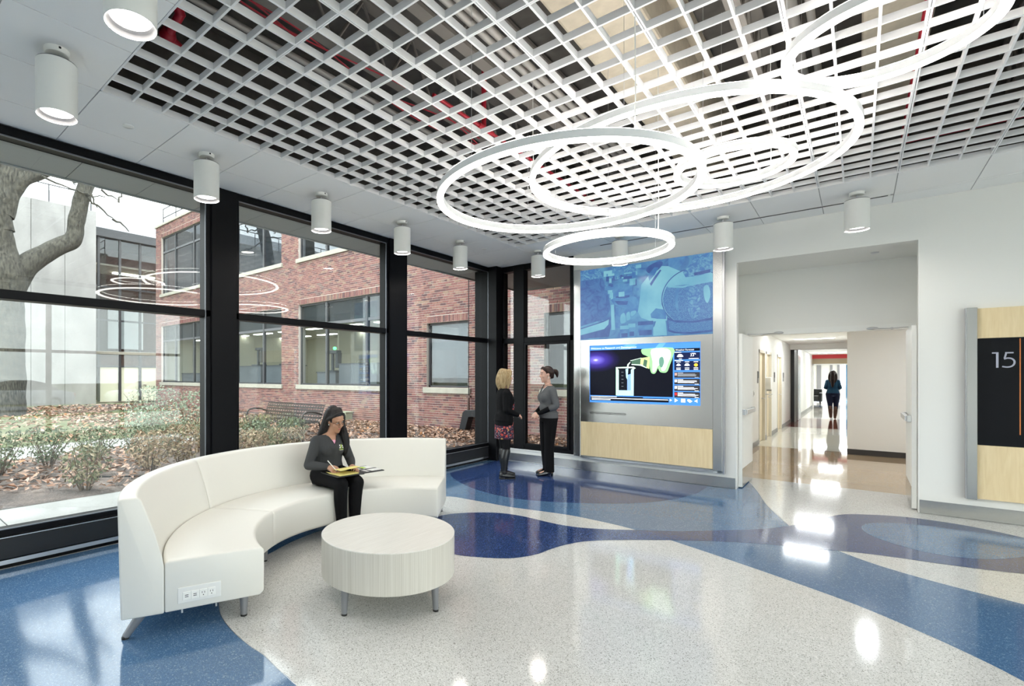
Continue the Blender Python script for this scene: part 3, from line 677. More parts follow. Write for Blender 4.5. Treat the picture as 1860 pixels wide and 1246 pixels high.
poly([(0.26,0.385),(0.43,0.38),(0.45,0.405),(0.425,0.43),(0.41,0.425),(0.425,0.405),(0.28,0.405),(0.285,0.43),(0.272,0.425)], 3, kpal, scr, 'beaker_rim')
poly([(0.29,0.78),(0.42,0.78),(0.42,0.87),(0.275,0.87)], 2, kcy, scr, 'beaker_base'); poly([(0.37,0.52),(0.405,0.50),(0.405,0.78),(0.37,0.78)], 2, em('screen_periwinkle', (0.22,0.36,0.85)), scr, 'water'); poly([(0.355,0.42),(0.38,0.41),(0.372,0.60),(0.36,0.56)], 3, kcy, scr, 'pouring_water')
for k in range(5): rect(0.315, 0.47+0.06*k, 0.335, 0.474+0.06*k, 3, kgry, scr, 'graduation')
# weather column
rect(0.787, 0.10, 0.995, 0.145, 1, kblk, scr, 'weather_header'); text('Weather Forecast', 0.797, 0.135, 0.026, 2, kwht, scr)
rect(0.787, 0.165, 0.995, 0.275, 1, knav, scr, 'weather_now'); rect(0.787, 0.30, 0.995, 0.445, 1, knav, scr, 'weather_days')
text('33\u00b0', 0.915, 0.228, 0.045, 2, kwht, scr)
def cloud(u, v, s, m=kwht):
    pts = [(u+s*(0.5*math.cos(a)*(1+0.18*math.sin(3*a))), v+s*0.68*math.sin(a)*(1 if math.sin(a) < 0 else 0.5)) for a in [2*PI*k/18 for k in range(18)]]
    poly(pts, 2, m, scr, 'weather_icon')
cloud(0.835, 0.222, 0.05); cloud(0.822, 0.365, 0.036); cloud(0.892, 0.365, 0.042); poly([(0.963+0.015*math.cos(2*PI*k/16), 0.365+0.026*math.sin(2*PI*k/16)) for k in range(16)], 2, kora, scr, 'weather_icon')
def bars(rows, layer, m):
    mb = MB(); W, Hh = SXb-SXa, SZb-SZa
    for (u0, u1, v, h) in rows:
        x0, x1, z = SXa+u0*W, SXa+u1*W, SZb-v*Hh
        mb.add([(x0, DY+0.002-0.0004*layer, z-h*Hh), (x1, DY+0.002-0.0004*layer, z-h*Hh), (x1, DY+0.002-0.0004*layer, z), (x0, DY+0.002-0.0004*layer, z)], [(0, 1, 2, 3)])
    me = mb.mesh('text_lines'); mk('text_lines', me, m, scr)
random.seed(3)
bars([(0.825,0.85,0.262,0.009),(0.905,0.985,0.258,0.009),(0.93,0.955,0.178,0.009),(0.79,0.845,0.157,0.008),(0.79,0.86,0.288,0.008)]+[(c-0.018,c+0.018,v,0.01) for c in (0.822,0.892,0.963) for v in (0.31,0.405,0.428)], 2, kwht)
for k in range(4):
    v0 = 0.475 + k*0.105; rect(0.787, v0, 0.995, v0+0.09, 1, kdk, scr, 'message_panel')
    rect(0.79, v0+0.012, 0.81, v0+0.055, 2, (em('screen_portrait', (0.5,0.3,0.25)), kwht, kwht, em('screen_red', (0.6,0.03,0.03)))[k], scr, 'avatar')
    rows = [(0.815, 0.815+0.045, v0+0.010, 0.010)] + [(0.815, 0.978+random.uniform(-0.03, 0.005), v0+0.028+0.015*j, 0.007) for j in range(3)] + [(0.953, 0.985, v0+0.079, 0.008)]
    bars(rows, 2, kwht if k else kgry)
rect(0.008, 0.888, 0.515, 0.905, 1, kblk, scr, 'ticker_bar'); rect(0.008, 0.905, 0.74, 0.965, 1, kblk, scr, 'ticker_bar')
bars([(0.015,0.27,0.890,0.010),(0.02,0.735,0.918,0.011),(0.02,0.21,0.942,0.011)], 2, kwht)
poly([(0.75,0.905),(0.768,0.925),(0.75,0.945)], 2, kwht, scr, 'play_icon'); poly([(0.79,0.895),(0.818,0.925),(0.79,0.957)], 2, kwht, scr, 'play_icon'); rect(0.843, 0.898, 0.878, 0.955, 2, kwht, scr, 'stop_icon')
poly([(0.895,0.905),(0.915,0.905),(0.935,0.935),(0.915,0.957),(0.895,0.93)], 2, kwht, scr, 'tag_icon'); poly([(0.952,0.925),(0.965,0.915),(0.975,0.895),(0.975,0.957),(0.965,0.938),(0.952,0.936)], 2, kwht, scr, 'speaker_icon')
# ---- the backlit blue picture
def duo(name, c1, c2, scale, s=1.0, det=4.0, dist=0.0, lo=0.35, hi=0.65):
    m, nt, b = base(name); L = nt.links
    tc = N(nt, 'TexCoord'); n = N(nt, 'TexNoise', Scale=scale, Detail=det, Distortion=dist); r = ramp(nt, [(lo, c1), (hi, c2)])
    L.new(tc.outputs['Object'], n.inputs['Vector']); L.new(n.outputs['Fac'], r.inputs[0]); L.new(r.outputs[0], b.inputs['Emission Color'])
    b.inputs['Emission Strength'].default_value = s*0.68; b.inputs['Base Color'].default_value = (0.02, 0.04, 0.08, 1); b.inputs['Roughness'].default_value = 0.25
    return m
P_bg = duo('print_background', (0.05,0.125,0.31), (0.10,0.28,0.44), 4.5, 1.0, 4.0, 1.2); P_lt = duo('print_light', (0.13,0.36,0.48), (0.20,0.47,0.55), 3.0, 1.0, 3.0)
P_md = duo('print_mid', (0.055,0.15,0.36), (0.09,0.25,0.43), 7.0, 1.0, 4.0, 0.8); P_dk = duo('print_dark', (0.035,0.07,0.23), (0.055,0.11,0.30), 6.0, 1.0, 4.0, 0.8)
P_sp = duo('print_speckle', (0.048,0.115,0.31), (0.10,0.26,0.43), 110.0, 1.0, 5.0, 0.0, 0.40, 0.64); P_sw = duo('print_swirl', (0.055,0.15,0.36), (0.16,0.40,0.50), 12.0, 1.0, 5.0, 2.2, 0.42, 0.75)
P_fl = duo('print_flask', (0.042,0.09,0.27), (0.065,0.16,0.36), 8.0, 1.0, 5.0, 2.0)
art = mk('lightbox_picture', box(-3.352, DY-0.004, 2.10, -1.483, DY+0.02, 3.213), P_bg, t, label='backlit blue toned laboratory picture')
poly, rect, text = uvp(-3.352, -1.483, 2.10, 3.213, DY-0.004)
poly([(0.0,0.0),(0.16,0.0),(0.185,0.10),(0.19,0.14),(0.0,0.145)], 1, P_sw, art, 'picture_flask')
poly([(0.0,0.145),(0.19,0.14),(0.225,0.30),(0.25,0.48),(0.255,0.58),(0.235,0.66),(0.18,0.73),(0.0,0.80)], 1, P_fl, art, 'picture_flask')
poly([(0.0,0.83),(0.205,0.745),(0.25,0.70),(0.262,0.82),(0.245,0.97),(0.0,0.985)], 1, P_dk, art, 'picture_balance'); poly([(0.0,0.845),(0.20,0.76),(0.245,0.73),(0.24,0.80),(0.205,0.86),(0.0,0.93)], 2, P_lt, art, 'picture_balance')
for k, (u0, u1, v0, v1, m_) in enumerate(((0.22,0.45,0.13,0.20,P_dk),(0.24,0.43,0.26,0.42,P_md),(0.27,0.46,0.02,0.10,P_sw),(0.30,0.41,0.42,0.48,P_dk),(0.20,0.30,0.05,0.13,P_lt),(0.36,0.47,0.11,0.16,P_lt))): rect(u0, v0, u1, v1, 1, m_, art, 'picture_shelf')
random.seed(8)
for k in range(26):
    u_, v_ = random.uniform(0.2, 0.46), random.uniform(0.0, 0.40); w_, h_ = random.uniform(0.012, 0.06), random.uniform(0.02, 0.09); rect(u_, v_, u_+w_, v_+h_, 1.5, random.choice((P_lt, P_md, P_dk, P_md, P_sw)), art, 'picture_shelf')
poly([(0.50,0.30),(0.56,0.18),(0.63,0.08),(0.70,0.10),(0.76,0.16),(0.80,0.20),(0.70,0.30),(0.665,0.42),(0.65,0.58),(0.68,0.72),(0.70,0.80),(0.58,0.80),(0.50,0.74),(0.475,0.66),(0.49,0.46)], 2, P_lt, art, 'picture_coat')
poly([(0.565,0.30),(0.60,0.21),(0.64,0.13),(0.65,0.14),(0.61,0.24),(0.575,0.33)], 3, P_dk, art, 'picture_lapel'); poly([(0.55,0.18),(0.60,0.09),(0.63,0.10),(0.60,0.19),(0.56,0.26)], 3, P_md, art, 'picture_lapel')
poly([(0.55,0.07),(0.62,0.02),(0.66,0.04),(0.64,0.11),(0.58,0.17),(0.54,0.13)], 3, P_dk, art, 'picture_face', 3); poly([(0.70,0.0),(0.82,0.0),(0.80,0.10),(0.76,0.16),(0.70,0.10)], 3, P_md, art, 'picture_figure')
poly([(0.26,0.46),(0.31,0.44),(0.37,0.46),(0.44,0.44),(0.48,0.50),(0.475,0.58),(0.47,0.66),(0.40,0.69),(0.36,0.70),(0.33,0.64),(0.37,0.60),(0.30,0.54)], 2, P_md, art, 'picture_hand', 2)
poly([(0.29,0.48),(0.40,0.50),(0.39,0.55),(0.32,0.54)], 3, P_dk, art, 'picture_hand')
poly([(0.34,0.69),(0.37,0.66),(0.38,0.78),(0.34,0.79)], 3, P_lt, art, 'picture_finger', 3); poly([(0.385,0.67),(0.41,0.65),(0.415,0.74),(0.39,0.76)], 3, P_lt, art, 'picture_finger', 3); poly([(0.42,0.65),(0.46,0.64),(0.455,0.68),(0.425,0.71)], 3, P_lt, art, 'picture_finger', 3)
poly([(0.26,0.53),(0.285,0.53),(0.295,0.88),(0.265,0.88)], 2, P_lt, art, 'picture_window'); rect(0.30, 0.56, 0.34, 0.86, 2, P_md, art, 'picture_shelf')
poly([(0.62,0.75),(0.68,0.80),(0.69,0.99),(0.54,0.99),(0.60,0.86)], 2, P_lt, art, 'picture_bench'); poly([(0.57,0.70),(0.61,0.63),(0.68,0.66),(0.685,0.78),(0.62,0.77),(0.575,0.75)], 3, P_md, art, 'picture_sleeve')
def disc(u0, v0, ru, rv, lo=-1.0, hi=1.0, n=60): return [(min(u0+ru*math.cos(2*PI*k/n), 0.999), v0+rv*math.sin(2*PI*k/n)) for k in range(n) if lo <= math.sin(2*PI*k/n) <= hi]
poly(disc(0.862, 0.52, 0.212, 0.36), 3, P_dk, art, 'picture_round_flask'); poly(disc(0.862, 0.52, 0.205, 0.348), 4, P_lt, art, 'picture_round_flask')
poly(disc(0.862, 0.53, 0.200, 0.335, -0.5, 1.0), 5, P_sp, art, 'picture_liquid')
poly([(0.70,0.355),(0.80,0.375),(0.92,0.345),(0.999,0.33),(0.999,0.36),(0.90,0.375),(0.80,0.40),(0.695,0.375)], 6, P_lt, art, 'picture_liquid_surface')
poly([(0.82,0.40),(0.86,0.38),(0.90,0.41),(0.92,0.55),(0.91,0.74),(0.87,0.80),(0.84,0.70),(0.835,0.52)], 6, P_sw, art, 'picture_highlight', 3); poly([(0.75,0.42),(0.775,0.40),(0.765,0.55),(0.775,0.70),(0.75,0.62)], 6, P_md, art, 'picture_highlight', 3); poly([(0.94,0.42),(0.97,0.40),(0.985,0.52),(0.965,0.62),(0.945,0.55)], 6, P_lt, art, 'picture_highlight', 3)
poly([(0.80,0.20),(0.86,0.10),(0.875,0.0),(0.999,0.0),(0.999,0.24),(0.90,0.27),(0.82,0.27)], 6, P_sw, art, 'picture_flask_neck'); poly([(0.875,0.225),(0.985,0.205),(0.985,0.245),(0.88,0.262)], 7, P_dk, art, 'picture_flask_label')
poly([(0.69,0.76),(0.74,0.80),(0.86,0.83),(0.999,0.80),(0.999,0.975),(0.86,0.99),(0.74,0.97),(0.695,0.94)], 8, P_dk, art, 'picture_flask_stand'); poly([(0.70,0.80),(0.76,0.835),(0.88,0.85),(0.995,0.83),(0.995,0.95),(0.86,0.965),(0.75,0.95),(0.705,0.92)], 9, P_sp, art, 'picture_flask_stand')
for (u, v, w, h) in ((0.335,0.88,0.07,0.12),(0.40,0.86,0.055,0.13),(0.475,0.84,0.115,0.15)):
    rect(u, v, u+w, min(v+h, 0.995), 4, P_md, art, 'picture_jar'); rect(u+0.01, v+h*0.45, u+w-0.01, v+h*0.9, 5, P_dk, art, 'picture_jar'); rect(u, v-0.05, u+w, v, 5, P_dk if w > 0.1 else P_lt, art, 'picture_jar_lid')

# ================================================================ SIGN PANEL "15"
t = thing('directory_sign', (0, YB, 0), 'maple and black wall sign with number 15 in a stainless edge', 'sign')
mk('edge_bar', box(0.868, -0.075, 0.222, 0.946, 0.0, 2.243), stainless, t, bevel=0.003, seg=1)
mk('edge_return', box(0.862, -0.07, 0.222, 0.868, 0.0, 2.243), silver, t)
mk('wood_panel', box(0.946, -0.05, 1.918, 2.70, 0.0, 2.232), maple, t, bevel=0.001, seg=1); mk('wood_panel', box(0.946, -0.05, 0.232, 2.70, 0.0, 0.798), maple, t, bevel=0.001, seg=1)
blackpanel = mat('black_sign_face', (0.0035, 0.004, 0.006), 0.3, spec=0.2)
mk('black_panel', box(0.946, -0.052, 0.80, 2.70, 0.0, 1.916), blackpanel, t, bevel=0.001, seg=1)
mk('edge_bar', box(2.70, -0.075, 0.222, 2.778, 0.0, 2.243), stainless, t, bevel=0.003, seg=1)
orange = mat('orange_inlay', (0.75, 0.22, 0.05), 0.4)
mk('orange_line', box(1.235, -0.054, 0.925, 1.2425, -0.05, 1.905), orange, t)
num = mat('grey_numeral', (0.42, 0.43, 0.52), 0.4)
# numerals drawn as slim strokes
def stroke(pts, w):
    r = []
    for i, q in enumerate(pts):
        a = Vector(pts[max(i-1, 0)]); b = Vector(pts[min(i+1, len(pts)-1)]); d = (b-a).normalized(); n = Vector((-d.y, d.x))*w
        r.append([(q[0]+n.x, -0.058, q[1]+n.y), (q[0]-n.x, -0.058, q[1]-n.y), (q[0]-n.x, -0.0525, q[1]-n.y), (q[0]+n.x, -0.0525, q[1]+n.y)])
    return r
X0, Z0, Hn = 1.045, 1.608, 0.160
one = MB(); one.loft(stroke([(X0+0.040, Z0), (X0+0.040, Z0+Hn-0.014)], 0.0085)); one.loft(stroke([(X0+0.0485, Z0+Hn-0.007), (X0+0.004, Z0+Hn-0.007)], 0.007))
mk('numeral', one, num, t, label='digit one in grey')
five = MB(); five.loft(stroke([(X0+0.150, Z0+Hn-0.007), (X0+0.094, Z0+Hn-0.007)], 0.007)); five.loft(stroke([(X0+0.100, Z0+Hn-0.014), (X0+0.090, Z0+0.098)], 0.0065))
five.loft(stroke(smoothline([(X0+0.086, Z0+0.090), (X0+0.112, Z0+0.0985), (X0+0.138, Z0+0.092), (X0+0.155, Z0+0.068), (X0+0.153, Z0+0.036), (X0+0.135, Z0+0.013), (X0+0.105, Z0+0.006), (X0+0.074, Z0+0.013)], 6), 0.0068))
mk('numeral', five, num, t, label='digit five in grey')

# ================================================================ DOORS AND CORRIDOR
def door(nmx, x, side):
    s = 1 if side == 'L' else -1     # leaf opened against the alcove side
    d = mk(nmx, box(x, 8.02, 0.012, x+s*0.044, AD-0.01, 2.10), trimwhite, bevel=0.002, seg=1, kind='structure')
    mk('kick_plate', box(x+s*0.044, 8.03, 0.015, x+s*0.046, AD-0.02, 0.262), stainless_h, d)
    mk('push_bar', MB().box(x+s*0.060, 8.06, 1.005, x+s*0.098, 8.80, 1.062), silver, d, bevel=0.004)
    mk('bar_bracket', MB().box(x+s*0.044, 8.04, 0.995, x+s*0.082, 8.12, 1.072).box(x+s*0.044, 8.76, 0.995, x+s*0.082, 8.84, 1.072), chrome, d, bevel=0.003)
    cl = MB(); xx = x+s*0.06
    cl.tube([(x+s*0.05, 8.45, 2.115), (x+s*0.18, 8.72, 2.125)], 0.008, 8); cl.tube([(x+s*0.18, 8.72, 2.125), (x+s*0.36, AD-0.02, 2.145)], 0.008, 8); cl.ell((x+s*0.36, AD-0.02, 2.15), (0.06, 0.022, 0.02)); cl.ell((x+s*0.18, 8.72, 2.125), (0.02, 0.02, 0.016))
    mk('door_closer', cl, silver, d, smooth=40)
    return d
door('door_1', AL+0.004, 'L'); door('door_2', AR-0.004, 'R')
mk('trim_8', MB().box(AL-0.05, AD-0.02, 2.125, AR+0.05, AD+0.14, 2.20).box(AL-0.05, AD-0.02, 0, AL+0.02, AD+0.14, 2.125).box(AR-0.02, AD-0.02, 0, AR+0.05, AD+0.14, 2.125), trimwhite, kind='structure')
t = thing('ceiling_sprinkler', (0.16, 8.35, AT), 'small white sprinkler cover in the ceiling of the corridor recess', 'sprinkler cover')
mk('plate', MB().lathe([(0.0005, -0.01), (0.036, -0.01), (0.042, 0.0)], 20, cap=False), silver, t, smooth=40)
# corridor shell
CXL, CXR, CZ = -1.66, -0.152, 2.56
cf = mk('floor_corridor', box(-2.6, 8.95, -0.12, 2.2, 60.0, -0.0005), T_cream, kind='structure')
mk('tan_band', flat_poly([(-1.66, 8.95), (2.0, 8.95), (2.0, 13.2), (-1.66, 13.15)], 0.0005), T_brown, cf)
mk('red_band', flat_poly([(-1.66, 18.75), (-0.152, 18.75), (-0.152, 22.9), (-1.66, 22.9)], 0.0005), T_red, cf)
for (y0, y1) in ((31.5, 33.5), (38.0, 41.0)): mk('blue_band', flat_poly([(-2.6, y0), (2.0, y0), (2.0, y1), (-2.6, y1)], 0.0005), T_blue, cf)
cw = MB(); 
for (y0, y1) in ((AD+0.15, 13.45), (14.42, 14.62), (15.58, 16.85), (17.85, 20.5), (22.4, 31.0)): cw.box(CXL-0.14, y0, 0, CXL, y1, 2.9)
for (y0, y1) in ((13.45, 14.42), (14.62, 15.58), (16.85, 17.85)): cw.box(CXL-0.14, y0, 2.10, CXL, y1, 2.9)
cw.box(CXL-0.14, AD+0.13, 0, AL-0.02, AD+0.25, 2.9); cw.box(AR+0.02, AD+0.13, 0, 2.1, AD+0.25, 2.9)
wcl = mk('wall_corridor_left', cw, paint, kind='structure')
cw = MB(); cw.box(CXR, 12.90, 0, 2.2, 13.04, 2.9); cw.box(CXR, 13.04, 0, CXR+0.14, 31.0, 2.9); cw.box(2.06, 9.0, 0, 2.2, 12.9, 2.9)
mk('wall_corridor_right', cw, paint, kind='structure')
mk('ceiling_corridor', MB().box(-1.9, AD+0.12, CZ, 2.2, 31.0, CZ+0.3).box(CXL, 20.4, 2.39, CXR, 20.9, CZ), tilemat, kind='structure')
darkbase = mat('dark_rubber_base', (0.045, 0.042, 0.04), 0.5); greybase = mat('grey_rubber_base', (0.28, 0.28, 0.27), 0.5)
mk('baseboard_corridor', box(CXR-0.002, 12.888, 0.0, 2.06, 12.90, 0.105), darkbase, kind='structure')
bb = MB()
for (y0, y1) in ((AD+0.16, 13.45), (14.42, 14.62), (15.58, 16.85), (17.85, 20.5), (22.4, 31.0)): bb.box(CXL, y0, 0.0, CXL+0.012, y1, 0.11)
mk('baseboard_corridor_left', bb, greybase, kind='structure')
doorwood = mat('pale_door', (0.72, 0.62, 0.44), 0.45); framec = mat('cream_door_frame', (0.66, 0.62, 0.52), 0.45)
for i, (y0, y1) in enumerate(((13.45, 14.42), (14.62, 15.58), (16.85, 17.85))):
    d = mk('door_%d' % (i+3), box(CXL-0.09, y0+0.06, 0.01, CXL-0.045, y1-0.06, 2.06), doorwood, kind='structure')
    mk('door_frame', MB().box(CXL-0.14, y0, 0, CXL+0.012, y0+0.06, 2.12).box(CXL-0.14, y1-0.06, 0, CXL+0.012, y1, 2.12).box(CXL-0.14, y0, 2.06, CXL+0.012, y1, 2.12), framec, d)
    mk('lever_handle', MB().tube([(CXL-0.045, y1-0.16, 1.0), (CXL+0.01, y1-0.16, 1.0), (CXL+0.01, y1-0.28, 1.0)], 0.011, 8), silver, d)
for (y, z, lab) in ((13.3, 1.5, 'small dark room sign plate before the first corridor door'), (16.2, 1.5, 'dark room sign plate between the corridor doors'), (18.3, 1.5, 'tall dark room sign plate past the third corridor door')):
    tt = thing('room_sign', (CXL, y, z), lab, 'sign'); mk('plate', box(0.002, -0.09, -0.13, 0.012, 0.09, 0.13), greybase, tt); mk('plate_face', box(0.012, -0.08, -0.02, 0.014, 0.08, 0.12), darkbase, tt)
tt = thing('soap_dispenser', (CXL, 14.52, 1.2), 'white hand sanitizer dispenser on the corridor wall between doors', 'dispenser')
mk('housing', box(0.002, -0.07, 0.0, 0.12, 0.07, 0.30), trimwhite, tt, bevel=0.02); mk('nozzle', box(0.03, -0.03, -0.03, 0.12, 0.03, 0.0), greybase, tt); mk('drip_tray', box(0.0, -0.05, -0.12, 0.14, 0.05, -0.10), silver, tt)
tt = thing('light_switch', (CXL, 12.7, 1.15), 'white light switch on the corridor wall beside the open door', 'switch'); mk('plate', box(0.001, -0.04, -0.06, 0.008, 0.04, 0.06), trimwhite, tt, bevel=0.002); mk('rocker', box(0.008, -0.015, -0.03, 0.012, 0.015, 0.03), greybase, tt)
# pilaster clad in stainless and dark panel
tt = thing('corridor_column', (CXL, 20.5, 0), 'stainless and black clad column in the corridor', 'column')
mk('dark_panel', box(-0.14, 0.0, 0.0, 0.10, 0.9, 2.56), darkmetal, tt); mk('steel_cladding', box(-0.14, 0.9, 0.0, 0.14, 1.95, 2.56), stainless, tt, bevel=0.01)
panel_e = emit('corridor_light_panel', (0.95, 0.98, 1.0), 6.0)
for i, (x, y, hx_, hy_, e_) in enumerate(((-0.9, 17.55, 0.42, 0.15, 1.1), (-0.9, 14.6, 0.42, 0.15, 0.7), (0.11, 10.35, 0.08, 0.33, 0.75), (-0.9, 24.0, 0.42, 0.15, 1.7), (-0.9, 28.5, 0.42, 0.15, 1.7), (1.45, 11.2, 0.08, 0.33, 0.8))):  # last fixture is added out of sight to brighten the passage wall
    tt = thing('corridor_light', (x, y, CZ), ['lit ceiling light panel past the first corridor doors', 'lit ceiling light panel just inside the corridor', 'lit slim ceiling light over the side passage', 'lit ceiling light panel beyond the dark column', 'farthest lit ceiling light panel in the corridor', 'added slim light out of sight in the side passage, brightening its wall'][i], 'ceiling light', group='corridor ceiling light panels')
    f_ = 0.03
    mk('frame', MB().box(-hx_-f_, -hy_-f_, -0.012, hx_+f_, -hy_, 0.0).box(-hx_-f_, hy_, -0.012, hx_+f_, hy_+f_, 0.0).box(-hx_-f_, -hy_, -0.012, -hx_, hy_, 0.0).box(hx_, -hy_, -0.012, hx_+f_, hy_, 0.0), trimwhite, tt)
    mk('diffuser', box(-hx_, -hy_, -0.008, hx_, hy_, -0.001), panel_e, tt)
    ld = bpy.data.lights.new('panel_glow', 'AREA'); ld.shape = 'RECTANGLE'; ld.size = 2*hx_*0.95; ld.size_y = 2*hy_*0.95; ld.energy = CORR_W*e_; ld.color = (0.93, 0.97, 1.0)
    lo = bpy.data.objects.new('glow', ld); COL.objects.link(lo); lo.parent = tt; lo.location = (0, 0, -0.014)
for (x, y, lab) in ((-0.75, 9.6, 'left small camera dome on the corridor ceiling'), (-0.5, 9.6, 'right small camera dome on the corridor ceiling')):
    tt = thing('ceiling_dome', (x, y, CZ), lab, 'camera'); mk('base', MB().lathe([(0.05, 0), (0.05, -0.015), (0.0005, -0.015)], 16, cap=False), trimwhite, tt); mk('dome', MB().ell((0, 0, -0.02), (0.035, 0.035, 0.03)), darkmetal, tt, smooth=True)
# far end of the corridor
redpaint = mat('red_paint', (0.50, 0.02, 0.025), 0.5); tanp = mat('tan_paint', (0.36, 0.29, 0.19), 0.6); bluep = mat('blue_paint', (0.03, 0.16, 0.30), 0.5)
ew = MB(); ew.box(-1.8, 31.0, 0, -1.63, 31.15, 2.9); ew.box(-1.63, 31.0, 2.08, 0.4, 31.15, 2.37)
mk('wall_far_opening', ew, tanp, kind='structure'); mk('trim_9', box(-1.8, 30.98, 2.37, 0.4, 31.15, 2.9), redpaint, kind='structure')
mk('trim_10', MB().box(-1.66, 30.96, 0, -1.60, 31.0, 2.12).box(-1.66, 30.96, 2.06, 0.0, 31.0, 2.12), trimwhite, kind='structure')
fr_ = MB(); fr_.box(-6, 47.0, 0, 3, 47.15, 3.2); fr_.box(-6, 31.15, 0, -5.9, 47, 3.2); fr_.box(3.0, 31.15, 0, 3.1, 47, 3.2); fr_.box(-6, 31.15, 3.0, 3.1, 47, 3.2); fr_.box(-6,31.1,0,-1.8,31.2,3.2); fr_.box(0.4,31.1,0,3.1,31.2,3.2)
mk('wall_far_room', fr_, paint, kind='structure')
mk('trim_11', MB().box(-0.62, 46.9, 0, 0.9, 46.99, 3.0), bluep, kind='structure')
mk('trim_12', MB().box(-2.25, 46.9, 0, -2.0, 46.99, 3.0).box(-1.5, 46.9, 0, -1.36, 46.99, 3.0).box(-1.1, 46.9, 0, -0.95, 46.99, 3.0), mat('grey_post', (0.25, 0.25, 0.26), 0.5), kind='structure')
ww = mk('window_far', box(-0.92, 46.88, 0.9, -0.66, 46.97, 2.9), emit('far_bright_window', (0.85, 0.92, 1.0), 3.0), kind='structure')
ld = bpy.data.lights.new('far_room_light', 'AREA'); ld.size = 4; ld.energy = 800; lo = bpy.data.objects.new('far_room_lamp', ld); COL.objects.link(lo); lo.location = (-1, 40, 2.95)
tt = thing('armchair', (-1.9, 35.5, 0), 'small black armchair at the far end of the corridor', 'chair')
leather = mat('black_leather', (0.015, 0.015, 0.016), 0.35)
mk('seat', box(-0.3, -0.3, 0.15, 0.3, 0.3, 0.45), leather, tt, bevel=0.04); mk('backrest', box(-0.42, 0.25, 0.12, 0.42, 0.42, 0.82), leather, tt, bevel=0.05)
for sx_ in (-1, 1): mk('armrest', box(sx_*0.3, -0.32, 0.12, sx_*0.44, 0.3, 0.62), leather, tt, bevel=0.05)
for sx_ in (-1, 1):
    for sy_ in (-1, 1): mk('leg', MB().tube([(sx_*0.34, sy_*0.28, 0.14), (sx_*0.36, sy_*0.30, 0.0)], [0.025, 0.018], 8), darkmetal, tt)
# ================================================================ OUTSIDE
random.seed(11)
YFc = 11.4
# ---- ground
def gmat(name, stops, s1=3.0, s2=40.0, bump=0.6):
    m, nt, b = base(name); L = nt.links
    tc = N(nt, 'TexCoord'); n1 = N(nt, 'TexNoise', Scale=s1, Detail=6.0); n2 = N(nt, 'TexNoise', Scale=s2, Detail=5.0)
    mx = N(nt, 'Math', operation='ADD'); L.new(tc.outputs['Object'], n1.inputs['Vector']); L.new(tc.outputs['Object'], n2.inputs['Vector'])
    L.new(n1.outputs['Fac'], mx.inputs[0]); L.new(n2.outputs['Fac'], mx.inputs[1]); h = N(nt, 'Math', operation='MULTIPLY'); h.inputs[1].default_value = 0.5; L.new(mx.outputs[0], h.inputs[0])
    r = ramp(nt, stops); L.new(h.outputs[0], r.inputs[0]); L.new(r.outputs[0], b.inputs['Base Color']); b.inputs['Roughness'].default_value = 0.95
    bp = N(nt, 'Bump', Strength=bump, Distance=0.03); L.new(n2.outputs['Fac'], bp.inputs['Height']); L.new(bp.outputs[0], b.inputs['Normal'])
    return m
lawn = gmat('lawn', [(0.35, (0.07, 0.10, 0.035)), (0.5, (0.13, 0.15, 0.065)), (0.6, (0.26, 0.205, 0.14))], 0.8, 60.0)
mulch = gmat('mulch', [(0.35, (0.045, 0.034, 0.028)), (0.5, (0.13, 0.10, 0.085)), (0.62, (0.26, 0.20, 0.165))], 2.0, 55.0, 1.0)
pavem = gmat('concrete_paving', [(0.35, (0.26, 0.255, 0.235)), (0.6, (0.36, 0.35, 0.33))], 2.0, 120.0, 0.2)
asph = gmat('asphalt', [(0.35, (0.20, 0.20, 0.21)), (0.6, (0.30, 0.30, 0.31))], 2.0, 120.0, 0.2)
mk('ground', box(-120, -80, -0.5, 120, 120, -0.13), lawn, kind='structure')
def grid_patch(nm, x0, y0, x1, y1, z, amp, m, step=0.25):
    nx, ny = int((x1-x0)/step)+1, int((y1-y0)/step)+1; vs, fs = [], []
    for j in range(ny+1):
        for i in range(nx+1):
            x, y = x0+(x1-x0)*i/nx, y0+(y1-y0)*j/ny; vs.append((x, y, z+amp*noise.noise((x*0.9, y*0.9, 1.3))+amp*0.4*noise.noise((x*3.1, y*3.1, 5.3))))
    for j in range(ny):
        for i in range(nx): a = j*(nx+1)+i; fs.append((a, a+1, a+nx+2, a+nx+1))
    me = bpy.data.meshes.new(nm); me.from_pydata(vs, [], fs); me.shade_smooth()
    return mk(nm, me, m, kind='structure', fix=False)
grid_patch('planting_bed', -11.6, -8.0, -7.38, 11.4, -0.01, 0.03, mulch); grid_patch('planting_bed_far', -7.38, 8.3, -1.6, 11.4, -0.03, 0.02, mulch)
grid_patch('lawn_court', -33.0, -14.0, -13.6, 11.4, -0.05, 0.04, lawn, 0.6); grid_patch('planting_strip', -30.0, 8.4, -11.6, 11.4, 0.0, 0.04, mulch, 0.4)
mk('path_court', box(-13.6, -14.0, -0.13, -11.6, 9.0, -0.005), pavem, kind='structure')
pv = mk('pavement_strip', box(-7.38, -8.0, -0.16, XW-0.2, 8.3, -0.03), mat('joint_dark', (0.12, 0.12, 0.11), 0.9), kind='structure')
for k in range(9): mk('paving_slab', box(-7.375, -7.9+k*1.8, -0.03, XW-0.31, -7.9+(k+1)*1.8-0.012, -0.012), pavem, pv, bevel=0.004, seg=1)
mk('ledge_concrete', box(-4.9, 10.95, -0.1, -3.0, 11.38, 0.09), pavem, kind='structure')
mk('street', box(16.0, -60, -0.2, 24.0, 60, -0.12), asph, kind='structure')
